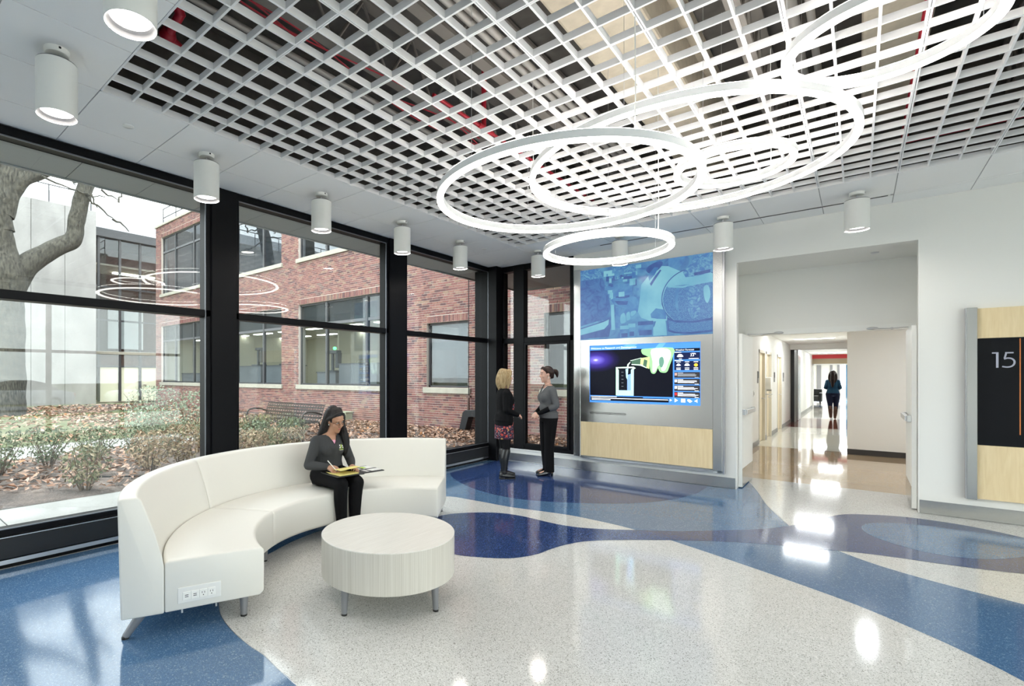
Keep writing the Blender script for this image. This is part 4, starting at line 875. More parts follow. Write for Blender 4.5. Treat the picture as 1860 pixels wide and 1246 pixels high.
mk('bounce_plaza', box(XR+0.16, -14, -0.3, 13.0, 14, -0.03), gmat('pale_bounce_paving', [(0.35, (0.48, 0.47, 0.44)), (0.6, (0.58, 0.57, 0.54))], 2.0, 120.0, 0.2), kind='structure')  # pale ground added out of view to bounce daylight up to the ceiling

# ---- the brick wing
mortar = mat('mortar', (0.60, 0.53, 0.47), 0.95, bump=0.3, bscale=90)
BR = [(0.0, (0.09, 0.042, 0.046)), (0.25, (0.19, 0.074, 0.068)), (0.55, (0.25, 0.10, 0.086)), (0.8, (0.285, 0.138, 0.108)), (0.92, (0.285, 0.186, 0.13)), (1.0, (0.145, 0.09, 0.09))]
brick_o = by_random('brick_single', BR); brick_s = by_random('brick_many', BR, attr='rnd')
limestone = mat('limestone', (0.38, 0.36, 0.30), 0.85, var=0.1, bscale=8)
bld = thing('brick_building', (-16, YFc, 0), 'long red brick building with grey windows across the courtyard', 'building')
ox, oy = 16.0, -YFc
def local(mb): mb.v = [(x+ox, y+oy, z) for x, y, z in mb.v]; return mb
lowW = [(-5.84, -4.25, 1.19, 3.09), (-9.65, -8.15, 1.19, 3.09), (-16.07, -10.93, 1.20, 4.24), (-22.38, -17.21, 1.20, 4.24), (-28.72, -23.60, 1.20, 4.24)]
upW = [(-16.07, -10.93, 6.0, 9.11), (-22.38, -17.21, 6.0, 9.11), (-28.72, -23.60, 6.0, 9.11)]
holes = lowW + upW
BX0, BX1, BZ0, BZ1 = -29.46, -1.82, -0.15, 9.74
xs_ = sorted(set([BX0, BX1] + [h[0] for h in holes] + [h[1] for h in holes]))
mw = MB()
for a, b in zip(xs_, xs_[1:]):
    hs = sorted([(h[2], h[3]) for h in holes if h[0] <= a+1e-6 and h[1] >= b-1e-6]); z = BZ0
    for z0, z1 in hs + [(BZ1, BZ1)]:
        if z0 > z+1e-4: mw.box(a, YFc+0.008, z, b, YFc+0.32, z0)
        z = max(z, z1)
mk('mortar_wall', local(mw), mortar, bld)
# bricks
CH, BL, HL, JT = 0.0677, 0.203, 0.1015, 0.012
bricks = []   # x0,x1,z0,z1
solid_top = [(h[0], h[1], h[3], h[3]+0.203) for h in holes]
nc = int((BZ1-BZ0)/CH)
for k in range(nc):
    z0 = BZ0 + k*CH; zc = z0 + CH/2; header = (k % 6 == 5)
    blk = sorted([(h[0], h[1]) for h in holes + solid_top if h[2] < zc < h[3]] )
    segs = []; x = BX0
    for a, b in blk:
        if a > x: segs.append((x, a))
        x = max(x, b)
    if x < BX1: segs.append((x, BX1))
    P_ = HL if header else BL; off = (0.05 if header else (0.0 if k % 2 else BL/2))
    for a, b in segs:
        x = math.floor((a-off)/P_)*P_ + off
        while x < b:
            c0, c1 = max(x, a), min(x+P_, b)
            if c1-c0 > 0.035: bricks.append((c0+JT/2, c1-JT/2, z0+JT/2, z0+CH-JT/2))
            x += P_
for (x0, x1, z0, z1) in solid_top:          # soldier courses over the windows
    n = int(round((x1-x0)/CH)); w = (x1-x0)/n
    for i in range(n): bricks.append((x0+i*w+JT/2, x0+(i+1)*w-JT/2, z0+JT/2, z1-JT/2))
def vis(b):
    x, z = (b[0]+b[1])/2, (b[2]+b[3])/2
    dep = 0.6593*(-x) + 0.7519*YFc; r = 0.7519*x + 0.6593*YFc
    px, py_ = 759.08+910.68*r/dep, 683.43-910.68*(z-1.52)/dep
    return (914 < px < 934 or 956 < px < 1034 or 800 < px < 888) and 530 < py_ < 800
full = [i for i, b in enumerate(bricks) if abs((b[1]-b[0])-(BL-JT)) < 1e-4 and b[0] > -8.6 and vis(b)]
full.sort(key=lambda i: -bricks[i][0]); single = set(full[:300])
proto = MB().box(-(BL-JT)/2, -0.004, -(CH-JT)/2, (BL-JT)/2, 0.03, (CH-JT)/2).mesh('brick'); proto.materials.append(brick_o)
for i in sorted(single):
    b = bricks[i]; o = bpy.data.objects.new('brick', proto); COL.objects.link(o); o.parent = bld
    o.location = ((b[0]+b[1])/2+ox, random.uniform(-0.002, 0.0015), (b[2]+b[3])/2)
V, Fc, A_ = [], [], []
for i, (a, b, c, d) in enumerate(bricks):
    if i in single: continue
    y0 = YFc + random.uniform(-0.003, 0.002); n = len(V)
    V += [(a+ox, y0+oy, c), (b+ox, y0+oy, c), (b+ox, y0+oy, d), (a+ox, y0+oy, d), (a+ox, YFc+0.02+oy, c), (b+ox, YFc+0.02+oy, c), (b+ox, YFc+0.02+oy, d), (a+ox, YFc+0.02+oy, d)]
    Fc += [(n, n+1, n+2, n+3), (n+1, n+5, n+6, n+2), (n+4, n, n+3, n+7), (n+3, n+2, n+6, n+7), (n+4, n+5, n+1, n)]
    A_ += [random.random()]*5
me = bpy.data.meshes.new('brickwork'); me.from_pydata(V, [], Fc)
at = me.attributes.new('rnd', 'FLOAT', 'FACE'); at.data.foreach_set('value', A_)
mk('brickwork', me, brick_s, bld, kind='stuff', fix=False)
mk('coping', local(box(BX0-0.06, YFc-0.06, 9.74, BX1, YFc+0.36, 9.86)), limestone, bld, bevel=0.01, seg=1)
mk('return_wall', local(box(BX0, YFc+0.3, -0.1, BX0+0.25, YFc+6, 9.74)), mat('brick_return', (0.36, 0.13, 0.10), 0.9, var=0.2, bscale=30), bld)
alu = mat('grey_window_frame', (0.040, 0.041, 0.045), 0.5); alul = mat('pale_window_frame', (0.11, 0.112, 0.12), 0.5)
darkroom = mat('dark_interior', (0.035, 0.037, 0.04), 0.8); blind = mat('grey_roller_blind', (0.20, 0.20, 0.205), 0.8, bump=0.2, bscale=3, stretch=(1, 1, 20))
beigew = mat('lab_wall', (0.60, 0.57, 0.46), 0.8)
skyglass = glass('reflective_window_glass', (0.75, 0.8, 0.85), 0.08, 1.0)
for wi, (x0, x1, z0, z1) in enumerate(holes):
    up = z0 > 5; big_ = x1-x0 > 3
    w = mk('window', local(MB().box(x0, YFc+0.10, z0, x1, YFc+0.16, z0+0.06).box(x0, YFc+0.10, z1-0.06, x1, YFc+0.16, z1).box(x0, YFc+0.10, z0, x0+0.06, YFc+0.16, z1).box(x1-0.06, YFc+0.10, z0, x1, YFc+0.16, z1)), alu, bld)
    cuts = [x0, x0+(x1-x0)*0.31, x0+(x1-x0)*0.725, x1] if big_ else [x0, x1]
    for c in cuts[1:-1]: mk('mullion', local(box(c-0.06, YFc+0.08, z0, c+0.06, YFc+0.17, z1)), alu, w); mk('mullion_cap', local(box(c-0.02, YFc+0.065, z0, c+0.02, YFc+0.08, z1)), alul, w)
    zt_ = z0+(z1-z0)*0.735
    if big_: mk('transom', local(box(x0, YFc+0.09, zt_-0.05, x1, YFc+0.165, zt_+0.05)), alul, w)
    gm = skyglass if up else glz_dark
    for a, b in zip(cuts, cuts[1:]):
        for c, d in (((z0+0.05, zt_), (zt_, z1-0.05)) if big_ else ((z0+0.05, z1-0.05),)): mk('pane', local(box(a+0.05, YFc+0.125, c, b-0.05, YFc+0.132, d)), gm, w)
    mk('sill', local(box(x0-0.10, YFc-0.07, z0-0.165, x1+0.10, YFc+0.14, z0)), limestone, w, bevel=0.01, seg=1)
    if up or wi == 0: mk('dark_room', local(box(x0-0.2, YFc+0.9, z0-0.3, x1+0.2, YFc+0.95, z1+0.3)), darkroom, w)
    if wi == 1:
        mk('roller_blind', local(MB().box(x0+0.06, YFc+0.18, z0+0.30, x1-0.06, YFc+0.19, z1-0.05).box(x0+0.06, YFc+0.175, z0+0.28, x1-0.06, YFc+0.195, z0+0.31)), blind, w)
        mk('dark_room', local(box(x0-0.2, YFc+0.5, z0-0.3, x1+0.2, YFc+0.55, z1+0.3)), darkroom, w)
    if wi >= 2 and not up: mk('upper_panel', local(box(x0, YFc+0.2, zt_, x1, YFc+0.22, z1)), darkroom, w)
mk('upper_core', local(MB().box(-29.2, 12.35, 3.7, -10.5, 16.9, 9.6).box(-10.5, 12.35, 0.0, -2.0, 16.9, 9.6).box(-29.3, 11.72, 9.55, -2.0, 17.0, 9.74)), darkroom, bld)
# the lit laboratory behind the ground floor windows
lab = MB(); lab.box(-29.2, 17.0, 0.0, -10.4, 17.1, 3.6); lab.box(-29.2, 11.75, 3.55, -10.4, 17.0, 3.62); lab.box(-29.2, 11.75, 0.0, -10.4, 17.0, 0.05); lab.box(-10.5, 11.75, 0.0, -10.4, 17.0, 3.6); lab.box(-16.9, 14.0, 0.0, -16.8, 17.0, 3.6); lab.box(-23.2, 11.75, 0.0, -23.1, 17.0, 3.6); lab.box(-29.2, 11.75, 0, -29.1, 17, 3.6)
mk('laboratory_room', local(lab), beigew, bld)
labe = emit('lab_light', (1.0, 0.96, 0.85), 7.0)
for i in range(9):
    for j in range(2): mk('strip_light', local(box(-28.3+i*2.1, 13.0+j*2.2, 3.52, -27.0+i*2.1, 13.25+j*2.2, 3.55)), labe, bld)
casework = mat('lab_casework', (0.22, 0.22, 0.225), 0.5)
for i, (x0, x1) in enumerate(((-15.7, -14.6), (-14.4, -12.4), (-12.2, -11.1), (-21.9, -19.7), (-19.4, -17.4), (-27.5, -24.5))):
    c = mk('lab_bench', local(box(x0, 12.0, 0.05, x1, 12.7, 1.95 if i in (1, 3, 4) else 1.65)), casework, bld)
    mk('bench_top', local(box(x0-0.03, 11.97, 1.95 if i in (1, 3, 4) else 1.65, x1+0.03, 12.75, (1.95 if i in (1, 3, 4) else 1.65)+0.04)), alul, c)
instr = mat('instrument_grey', (0.08, 0.085, 0.09), 0.4); green_l = emit('green_indicator', (0.1, 1.0, 0.2), 4.0)
for i, (x, zb) in enumerate(((-15.1, 1.69), (-11.6, 1.69), (-18.2, 1.99), (-20.4, 1.99))):
    q = mk('instrument', local(MB().box(x-0.25, 12.1, zb, x+0.25, 12.6, zb+0.06).box(x-0.2, 12.35, zb, x-0.1, 12.45, zb+0.8).box(x-0.2, 12.25, zb+0.7, x+0.25, 12.5, zb+0.82).box(x+0.1, 12.3, zb+0.15, x+0.25, 12.5, zb+0.7)), instr, bld, bevel=0.02)
    if i < 2: mk('green_lamp', local(MB().ell((x+0.02, 12.36, zb+0.9), (0.07, 0.07, 0.06))), green_l, q)
# downpipe and chute in front of the bricks
pipem = mat('brown_downpipe', (0.10, 0.055, 0.045), 0.5)
dp = thing('downpipe', (-8.015, YFc-0.15, 0), 'thin dark downpipe running down the brick wall', 'pipe')
mk('thin_cable', MB().tube([(0, 0, 9.7), (0.0, 0, 1.0)], 0.012, 8), darkmetal, dp); mk('boot', MB().tube([(0, 0, 1.0), (0.0, -0.02, 0.45), (-0.06, -0.03, 0.3), (-0.22, -0.06, 0.0)], [0.03, 0.045, 0.045, 0.05], 10), pipem, dp, smooth=40); mk('bracket', box(-0.06, -0.03, 0.93, 0.06, 0.06, 0.99), pipem, dp)
mk('wall_wing', box(-1.86, 8.12, 0.0, -1.82, 11.39, 9.7), mat('brick_return', (0.36, 0.13, 0.10)), kind='structure')
ch = thing('drain_chute', (-8.0, YFc-0.25, 0), 'dark grey angled drain chute leaning on the brick wall', 'drain chute')
prof = [(-0.22, 0.0), (-0.02, 0.0), (0.12, 0.42), (0.9, 0.46), (0.9, 0.64), (0.0, 0.6), (-0.08, 0.54)]
mk('chute', MB().loft([[(x, -0.1, z) for x, z in prof], [(x, 0.16, z) for x, z in prof]]), darkmetal, ch, bevel=0.01, seg=1); mk('chute_lip', MB().box(-0.25, -0.12, 0.0, 0.0, 0.18, 0.03), darkmetal, ch)
hb = thing('fire_alarm_horn', (-23.35, YFc-0.02, 2.15), 'small red round alarm horn on the brick pier', 'alarm')
mk('housing', MB().lathe([(0.0005, 0.0), (0.13, 0.0), (0.13, 0.05), (0.09, 0.11), (0.0005, 0.11)], 20, cap=False).xf(Matrix.Rotation(PI/2, 4, 'X')), mat('alarm_red', (0.5, 0.02, 0.02), 0.4), hb, smooth=40); mk('horn_mouth', MB().lathe([(0.0005, 0.112), (0.05, 0.112), (0.05, 0.10)], 16, cap=False).xf(Matrix.Rotation(PI/2, 4, 'X')), trimwhite, hb)
ub = thing('utility_box', (-13.1, YFc-0.18, 0.0), 'small grey green utility box at the foot of the brick wall', 'box')
ubm = mat('utility_green', (0.30, 0.32, 0.22), 0.7); mk('housing', box(-0.17, -0.15, 0.0, 0.17, 0.15, 0.28), ubm, ub, bevel=0.01); mk('lid', box(-0.19, -0.17, 0.28, 0.19, 0.17, 0.32), ubm, ub, bevel=0.01)
# roof railing on the brick wing
rl = thing('roof_railing', (-29, YFc+0.3, 9.86), 'dark pipe railing on the roof edge of the brick building', 'railing')
for k in range(6): mk('post', MB().tube([(-0.2+k*1.6, 0.0, 0), (-0.2+k*1.6, 0, 1.0)], 0.03, 6), alu, rl)
for z in (0.5, 1.0): mk('rail', MB().tube([(-0.2, 0, z), (7.8, 0, z)], 0.028, 6), alu, rl)

# ---- the concrete wing at the far left
conc = mat('pale_concrete', (0.31, 0.30, 0.29), 0.9, bump=0.2, bscale=1.1, var=0.22, stretch=(1, 1, 0.5))
cb = thing('concrete_building', (-33, 0, 0), 'pale windowless concrete building behind the big tree', 'building')
for k in range(11): mk('panel', box(-0.25, 9.52-(k+1)*1.52, -0.1, 0.0, 9.52-k*1.52-0.02, 11.0), conc, cb, bevel=0.01, seg=1)
mk('core', box(-8, -7.2, -0.1, -0.24, 9.4, 10.95), conc, cb); mk('roof_fascia', box(-7.5, -7.2, 11.0, -1.2, 9.3, 12.0), mat('white_roof_band', (0.5, 0.51, 0.53), 0.6), cb)
rr = mk('roof_railing', MB().tube([(-0.2, -7, 12.0), (-0.2, 9.4, 12.0)], 0.03, 6), alu, cb)
for k in range(9): mk('railing_post', MB().tube([(-0.2, 9.3-k*2.0, 11.0), (-0.2, 9.3-k*2.0, 12.0)], 0.03, 6), alu, cb)
# ---- glass link between the wings
lk = thing('glass_link', (-34, 9.76, 0), 'glazed link with cream doors between concrete and brick buildings', 'building')
tanb = mat('tan_soffit', (0.42, 0.36, 0.27), 0.8); creamd = mat('cream_door', (0.68, 0.68, 0.52), 0.6); brickf = mat('far_brick', (0.075, 0.05, 0.042), 0.9, var=0.4, bscale=14)
mk('back_wall', box(-3.2, 0, 0, -3.0, 7.0, 10.2), brickf, lk); mk('roof_band', box(-3.2, -0.2, 9.85, 0.25, 7.0, 10.35), alu, lk); mk('roof_parapet', box(-3.4, -0.2, 10.35, -0.6, 9.0, 11.9), mat('white_roof_band', (0, 0, 0)), lk)
mk('upper_ceiling', box(-3.0, 0, 8.2, -0.05, 7, 8.3), tanb, lk); mk('floor_slab', box(-3.0, 0, 2.85, 0.1, 7, 3.02), limestone, lk); mk('brick_band', box(-0.15, 0, 2.15, -0.02, 7, 2.85), brickf, lk); mk('ground_floor', box(-3, 0, -0.05, 0, 7, 0.0), tanb, lk)
for k in range(6): mk('mullion', box(-0.08, k*1.15-0.06+0.15, 0, 0.06, k*1.15+0.06+0.15, 9.85), alu, lk)
for z in (2.12, 4.9, 6.9): mk('transom', box(-0.06, 0, z-0.05, 0.05, 7, z+0.05), alu, lk)
for k in range(5):
    mk('pane', box(-0.02, k*1.15+0.22, 3.05, -0.01, k*1.15+1.23, 9.85), glz_dark, lk)
    dd = mk('door_leaf', box(-0.05, k*1.15+0.24, 0.0, -0.01, k*1.15+1.21, 2.08), creamd, lk)
    if k in (2,): mk('door_lever', box(-0.01, k*1.15+0.34, 0.95, 0.05, k*1.15+0.50, 1.0), silver, dd)
mk('stair_screen', box(-2.2, 1.3, 3.3, -2.1, 3.4, 6.2), mat('pale_panel', (0.7, 0.7, 0.66), 0.7), lk); mk('strip_light', box(-2.0, 1.5, 8.1, -1.7, 4.0, 8.18), labe, lk); mk('strip_light', box(-2.0, 1.5, 2.75, -1.7, 4.0, 2.83), labe, lk)

# ---- the big tree
bark = mat('grey_bark', (0.060, 0.055, 0.043), 0.95, bump=1.0, bscale=16, var=0.85, stretch=(1, 1, 0.3))
def pix(px, py, x):
    u = (px-759.08)/910.68; v = -(py-683.43)/910.68; d = (-0.65926+u*0.75191, 0.75191+u*0.65926, v); q = x/d[0]
    return Vector((x, q*d[1], 1.52+q*d[2]))
tr = thing('tree', tuple(pix(2, 750, -26)), 'large bare tree with thick forked grey trunk at far left', 'tree')
tb = Vector(tr.location)
def limb(nm, pts, rs, parent=tr, n=14, rough=0.06):
    pts = smoothline([tuple(p) + (r,) for p, r in zip(pts, rs)], 6)
    mb = MB().tube([Vector(p[:3]) for p in pts], [p[3] for p in pts], n)
    mb.v = [tuple(Vector(v) + Vector((noise.noise((v[0]*2, v[1]*2, v[2]*2)), noise.noise((v[1]*2, v[2]*2, v[0]*2+7)), 0))*rough) for v in mb.v]
    return mk(nm, mb, bark, parent, smooth=80)
L_ = lambda px, py, dx=0.0: pix(px, py, -26+dx) - tb
limb('trunk', [L_(4, 770), L_(2, 735), L_(4, 640), L_(4, 560), L_(6, 500), L_(0, 450), L_(-6, 400), L_(-2, 360), L_(10, 325), L_(30, 270), L_(50, 200)], [1.0, 0.80, 0.74, 0.74, 0.80, 0.55, 0.50, 0.48, 0.42, 0.36, 0.3], rough=0.10)
limb('branch', [L_(18, 520), L_(40, 490), L_(72, 466), L_(108, 447), L_(132, 434), L_(138, 405), L_(147, 365), L_(158, 335), L_(168, 300), L_(175, 240)], [0.55, 0.48, 0.40, 0.36, 0.36, 0.33, 0.32, 0.30, 0.26, 0.2])
limb('branch', [L_(2, 390), L_(18, 350), L_(42, 322), L_(75, 311), L_(110, 302), L_(160, 270)], [0.44, 0.38, 0.34, 0.30, 0.22, 0.1])
limb('branch', [L_(0, 420), L_(-10, 360), L_(-15, 300), L_(-10, 200)], [0.5, 0.4, 0.35, 0.3])
limb('branch', [L_(150, 350), L_(170, 330), L_(182, 322), L_(205, 300)], [0.2, 0.17, 0.14, 0.1])
tw = MB(); random.seed(5)
for (a, b) in (((75, 318), (140, 348)), ((140, 348), (190, 360)), ((160, 360), (205, 395)), ((205, 395), (235, 420)), ((165, 350), (175, 380)), ((120, 320), (140, 335)), ((135, 330), (138, 300)), ((185, 345), (215, 365)), ((215, 365), (225, 345))):
    pts = [L_(a[0]+(b[0]-a[0])*k/5 + random.uniform(-2, 2), a[1]+(b[1]-a[1])*k/5 + random.uniform(-3, 3), 0.4) for k in range(6)]
    tw.tube(pts, [0.05-0.006*k for k in range(6)], 6)
mk('twigs', tw, bark, tr, kind='stuff')

# ---- leaves and shrubs
leafc = [(0.0, (0.14, 0.075, 0.045)), (0.3, (0.30, 0.16, 0.10)), (0.6, (0.44, 0.27, 0.19)), (0.85, (0.56, 0.39, 0.30)), (1.0, (0.50, 0.20, 0.06))]
leaf_m = by_random('fallen_leaf', leafc, 0.8, attr='rnd')
def leaf_cloud(nm, spots, material, parent=None, kind=None, label=None, cat=None, size=0.05):
    V, Fc, A_ = [], [], []
    for (p, s, nrm) in spots:
        n_ = Vector(nrm).normalized(); a = n_.orthogonal().normalized(); b = n_.cross(a); t_ = random.uniform(0, 2*PI)
        u = a*math.cos(t_)+b*math.sin(t_); w = n_.cross(u); k = len(V); p = Vector(p)
        V += [tuple(p-u*s), tuple(p+w*s*0.5+n_*s*0.25), tuple(p+u*s), tuple(p-w*s*0.5+n_*s*0.2)]; Fc += [(k, k+1, k+2), (k, k+2, k+3)]; r_ = random.random(); A_ += [r_, r_]
    me = bpy.data.meshes.new(nm); me.from_pydata(V, [], Fc); at = me.attributes.new('rnd', 'FLOAT', 'FACE'); at.data.foreach_set('value', A_)
    return mk(nm, me, material, parent, kind=kind, label=label, cat=cat, fix=False)
sp_ = []
for _ in range(15000):
    q = random.random()
    if q < 0.40: x, y = random.uniform(-13.5, -2.9), random.uniform(8.0, 11.3)
    elif q < 0.62: x, y = random.uniform(-11.5, -7.42), random.uniform(0.3, 8.0)
    elif q < 0.8: x, y = random.uniform(-29, -13), random.uniform(5.0, 11.3)
    else: x, y = random.uniform(-30, -13.6), random.uniform(-1, 9.0)
    if x > -7.42 and y < 8.35: continue
    if noise.noise((x*0.6, y*0.6, 3.0)) < -0.28 and q >= 0.40: continue
    far = 1.0 if x > -13 else 1.6
    sp_.append(((x, y, 0.035 + random.uniform(0, 0.035)), random.uniform(0.035, 0.075)*far, (random.gauss(0, 0.35), random.gauss(0, 0.35), 1)))
leaf_cloud('fallen_leaves', sp_, leaf_m, kind='stuff', label='dry fallen leaves scattered over the courtyard ground', cat='leaves')
green_m = by_random('boxwood_leaf', [(0, (0.07, 0.10, 0.05)), (0.5, (0.14, 0.18, 0.09)), (1, (0.26, 0.29, 0.17))], 0.6, attr='rnd')
tan_m = by_random('dry_shrub_leaf', [(0, (0.24, 0.15, 0.08)), (0.4, (0.40, 0.28, 0.17)), (0.75, (0.50, 0.37, 0.24)), (0.9, (0.27, 0.26, 0.13)), (1, (0.58, 0.44, 0.27))], 0.8, attr='rnd')
mix_m = by_random('mixed_shrub_leaf', [(0, (0.12, 0.15, 0.07)), (0.45, (0.24, 0.25, 0.13)), (0.7, (0.40, 0.32, 0.18)), (1, (0.50, 0.40, 0.26))], 0.7, attr='rnd')
pale_m = by_random('pale_shrub_leaf', [(0, (0.16, 0.22, 0.14)), (0.5, (0.27, 0.33, 0.22)), (1, (0.42, 0.46, 0.34))], 0.7, attr='rnd')
stem_m = mat('shrub_stem', (0.16, 0.11, 0.075), 0.9)
def shrub(x, y, rx, h, m, n, label, group, flat=0.0, leaf=0.03, name='shrub', low=0.18):
    s = thing(name, (x, y, 0.0), label, 'shrub', group=group)
    st = MB()
    for k in range(11):
        a = random.uniform(0, 2*PI); r = rx*random.uniform(0.25, 0.95); zt = h*random.uniform(0.6, 0.98)
        st.tube([(0.05*math.cos(a), 0.05*math.sin(a), 0), (r*0.45*math.cos(a), r*0.45*math.sin(a), zt*0.45), (r*math.cos(a+0.2), r*math.sin(a+0.2), zt)], [0.011, 0.008, 0.004], 5)
    mk('stems', st, stem_m, s, kind='stuff')
    sp = []
    for _ in range(n):
        a = random.uniform(0, 2*PI); f = random.random()**0.45; zz = random.uniform(low, 1.0)
        prof_ = (0.55+0.45*math.sin(min(1, (zz-low)/(1-low)*1.15)*PI*0.55)) if flat > 0 else math.sin(PI*min(0.97, max(0.12, zz*0.82)))
        r = rx*f*prof_*(0.85+0.3*noise.noise((a*1.5, zz*3, x)))
        sp.append(((r*math.cos(a), r*math.sin(a), zz*h), leaf*random.uniform(0.6, 1.4), (math.cos(a)+random.gauss(0, 0.5), math.sin(a)+random.gauss(0, 0.5), random.gauss(0.4, 0.5))))
    leaf_cloud('foliage', sp, m, s, kind='stuff', leaf=None) if False else leaf_cloud('foliage', sp, m, s, kind='stuff')
    return s
for k in range(9):
    y = 0.9 + k*0.66
    shrub(-10.05+0.12*math.sin(k*2.1), y, 0.44, 0.62+0.03*math.sin(k), green_m if k < 6 else mix_m, 800, ['%s clipped green hedge shrub of the row beyond the bed, counted from the left' % w for w in ('first', 'second', 'third', 'fourth', 'fifth', 'sixth', 'seventh', 'eighth', 'ninth', 'tenth')][k], 'clipped hedge shrubs in a row', 1.0, 0.026, 'hedge_shrub')
for k, (x, y, r, h, m) in enumerate(((-7.75, 2.1, 0.36, 0.60, mix_m), (-8.35, 3.15, 0.42, 0.66, tan_m), (-8.6, 3.75, 0.42, 0.70, tan_m), (-8.5, 4.35, 0.45, 0.62, tan_m), (-8.4, 4.95, 0.42, 0.52, tan_m), (-8.6, 5.5, 0.40, 0.50, mix_m), (-8.9, 6.1, 0.42, 0.46, tan_m))):
    shrub(x, y, r, h, m, 420 if k == 0 else 620, ['sparse dry shrub alone beside the pavement, behind the sofa end', 'tan dried shrub left of the first wide window post', 'tan dried shrub close to the first wide window post', 'tan dried shrub just right of the first window post', 'tan dried shrub behind the sofa back, left of the bench', 'mixed green and tan shrub in front of the bench', 'tan dried shrub in front of the right bench end'][k], 'dry shrubs along the window', 0.0, 0.03, 'dry_shrub')
for k, (x, y, r, h, m) in enumerate(((-9.2, 6.35, 0.42, 0.62, green_m), (-9.35, 5.65, 0.42, 0.60, green_m), (-12.6, 5.8, 0.8, 1.15, pale_m), (-12.8, 4.7, 0.7, 0.8, pale_m), (-14.5, 5.6, 0.9, 1.25, pale_m), (-11.6, 7.9, 0.35, 0.55, pale_m))):
    shrub(x, y, r, h, m, 700, ['round green bush in front of the right half of the bench', 'round green bush in front of the left half of the bench', 'pale green bush left of the bench seat', 'low pale green bush behind the hedge', 'pale leafy bush beside the first window post', 'small pale bush beside the bench back'][k], 'green bushes near the bench', 0.0, 0.034, 'bush')
st = thing('stake', (-7.95, 3.0, 0.0), 'thin black stake standing in the planting bed', 'stake'); mk('rod', MB().tube([(0, 0, 0), (0.02, 0.03, 0.30)], 0.008, 6), black, st); mk('hose', MB().tube(smoothline([(0.0, 0.0, 0.03), (-0.5, -0.6, 0.04), (-1.0, -1.0, 0.03), (-1.4, -2.0, 0.04)], 5), 0.012, 6), black, st)
st = thing('stake', (-8.3, 8.2, 0.0), 'thin dark stake in the leaves behind the sofa', 'stake'); mk('rod', MB().tube([(0, 0, 0), (0.01, 0.0, 0.38)], 0.01, 6), black, st); mk('clip', box(-0.02, -0.01, 0.30, 0.03, 0.01, 0.33), black, st)

# ---- the bench
bm_ = mat('bronze_metal', (0.045, 0.036, 0.034), 0.4, 0.4)
bn = thing('park_bench', (-10.75, 7.2, 0.0), 'dark metal strap bench with curved arms in front of the brick wall', 'bench', rotz=0.03)
W2 = 1.14
def curve_back(s): # profile from seat front to back top in (y,z)
    return [(-0.34, 0.40), (-0.28, 0.435), (0.0, 0.42), (0.14, 0.43), (0.22, 0.50), (0.27, 0.66), (0.33, 0.82), (0.37, 0.84)]
pf = smoothline(curve_back(0), 4)
for k in range(24):
    x = -W2 + 2*W2*k/23; mb = MB(); mb.loft([[(x-0.018, y, z), (x+0.018, y, z), (x+0.018, y+0.006, z-0.004), (x-0.018, y+0.006, z-0.004)] for y, z in pf]); mk('strap', mb, bm_, bn)
for k, (y, z) in enumerate(((-0.31, 0.425), (-0.2, 0.434), (-0.08, 0.425), (0.04, 0.422), (0.15, 0.435), (0.225, 0.52), (0.25, 0.60), (0.275, 0.68), (0.30, 0.75), (0.33, 0.82))): mk('slat', box(-W2, y-0.004, z-0.02, W2, y+0.012, z+0.022), bm_, bn)
for sx_ in (-W2, W2):
    mk('arm', MB().tube(smoothline([(sx_, -0.30, 0.0), (sx_, -0.33, 0.42), (sx_, -0.30, 0.62), (sx_, -0.15, 0.68), (sx_, 0.08, 0.66), (sx_, 0.26, 0.60)], 5), 0.022, 8), bm_, bn, smooth=40); mk('leg', MB().tube([(sx_, 0.16, 0.44), (sx_, 0.30, 0.0)], 0.022, 8), bm_, bn, smooth=40)

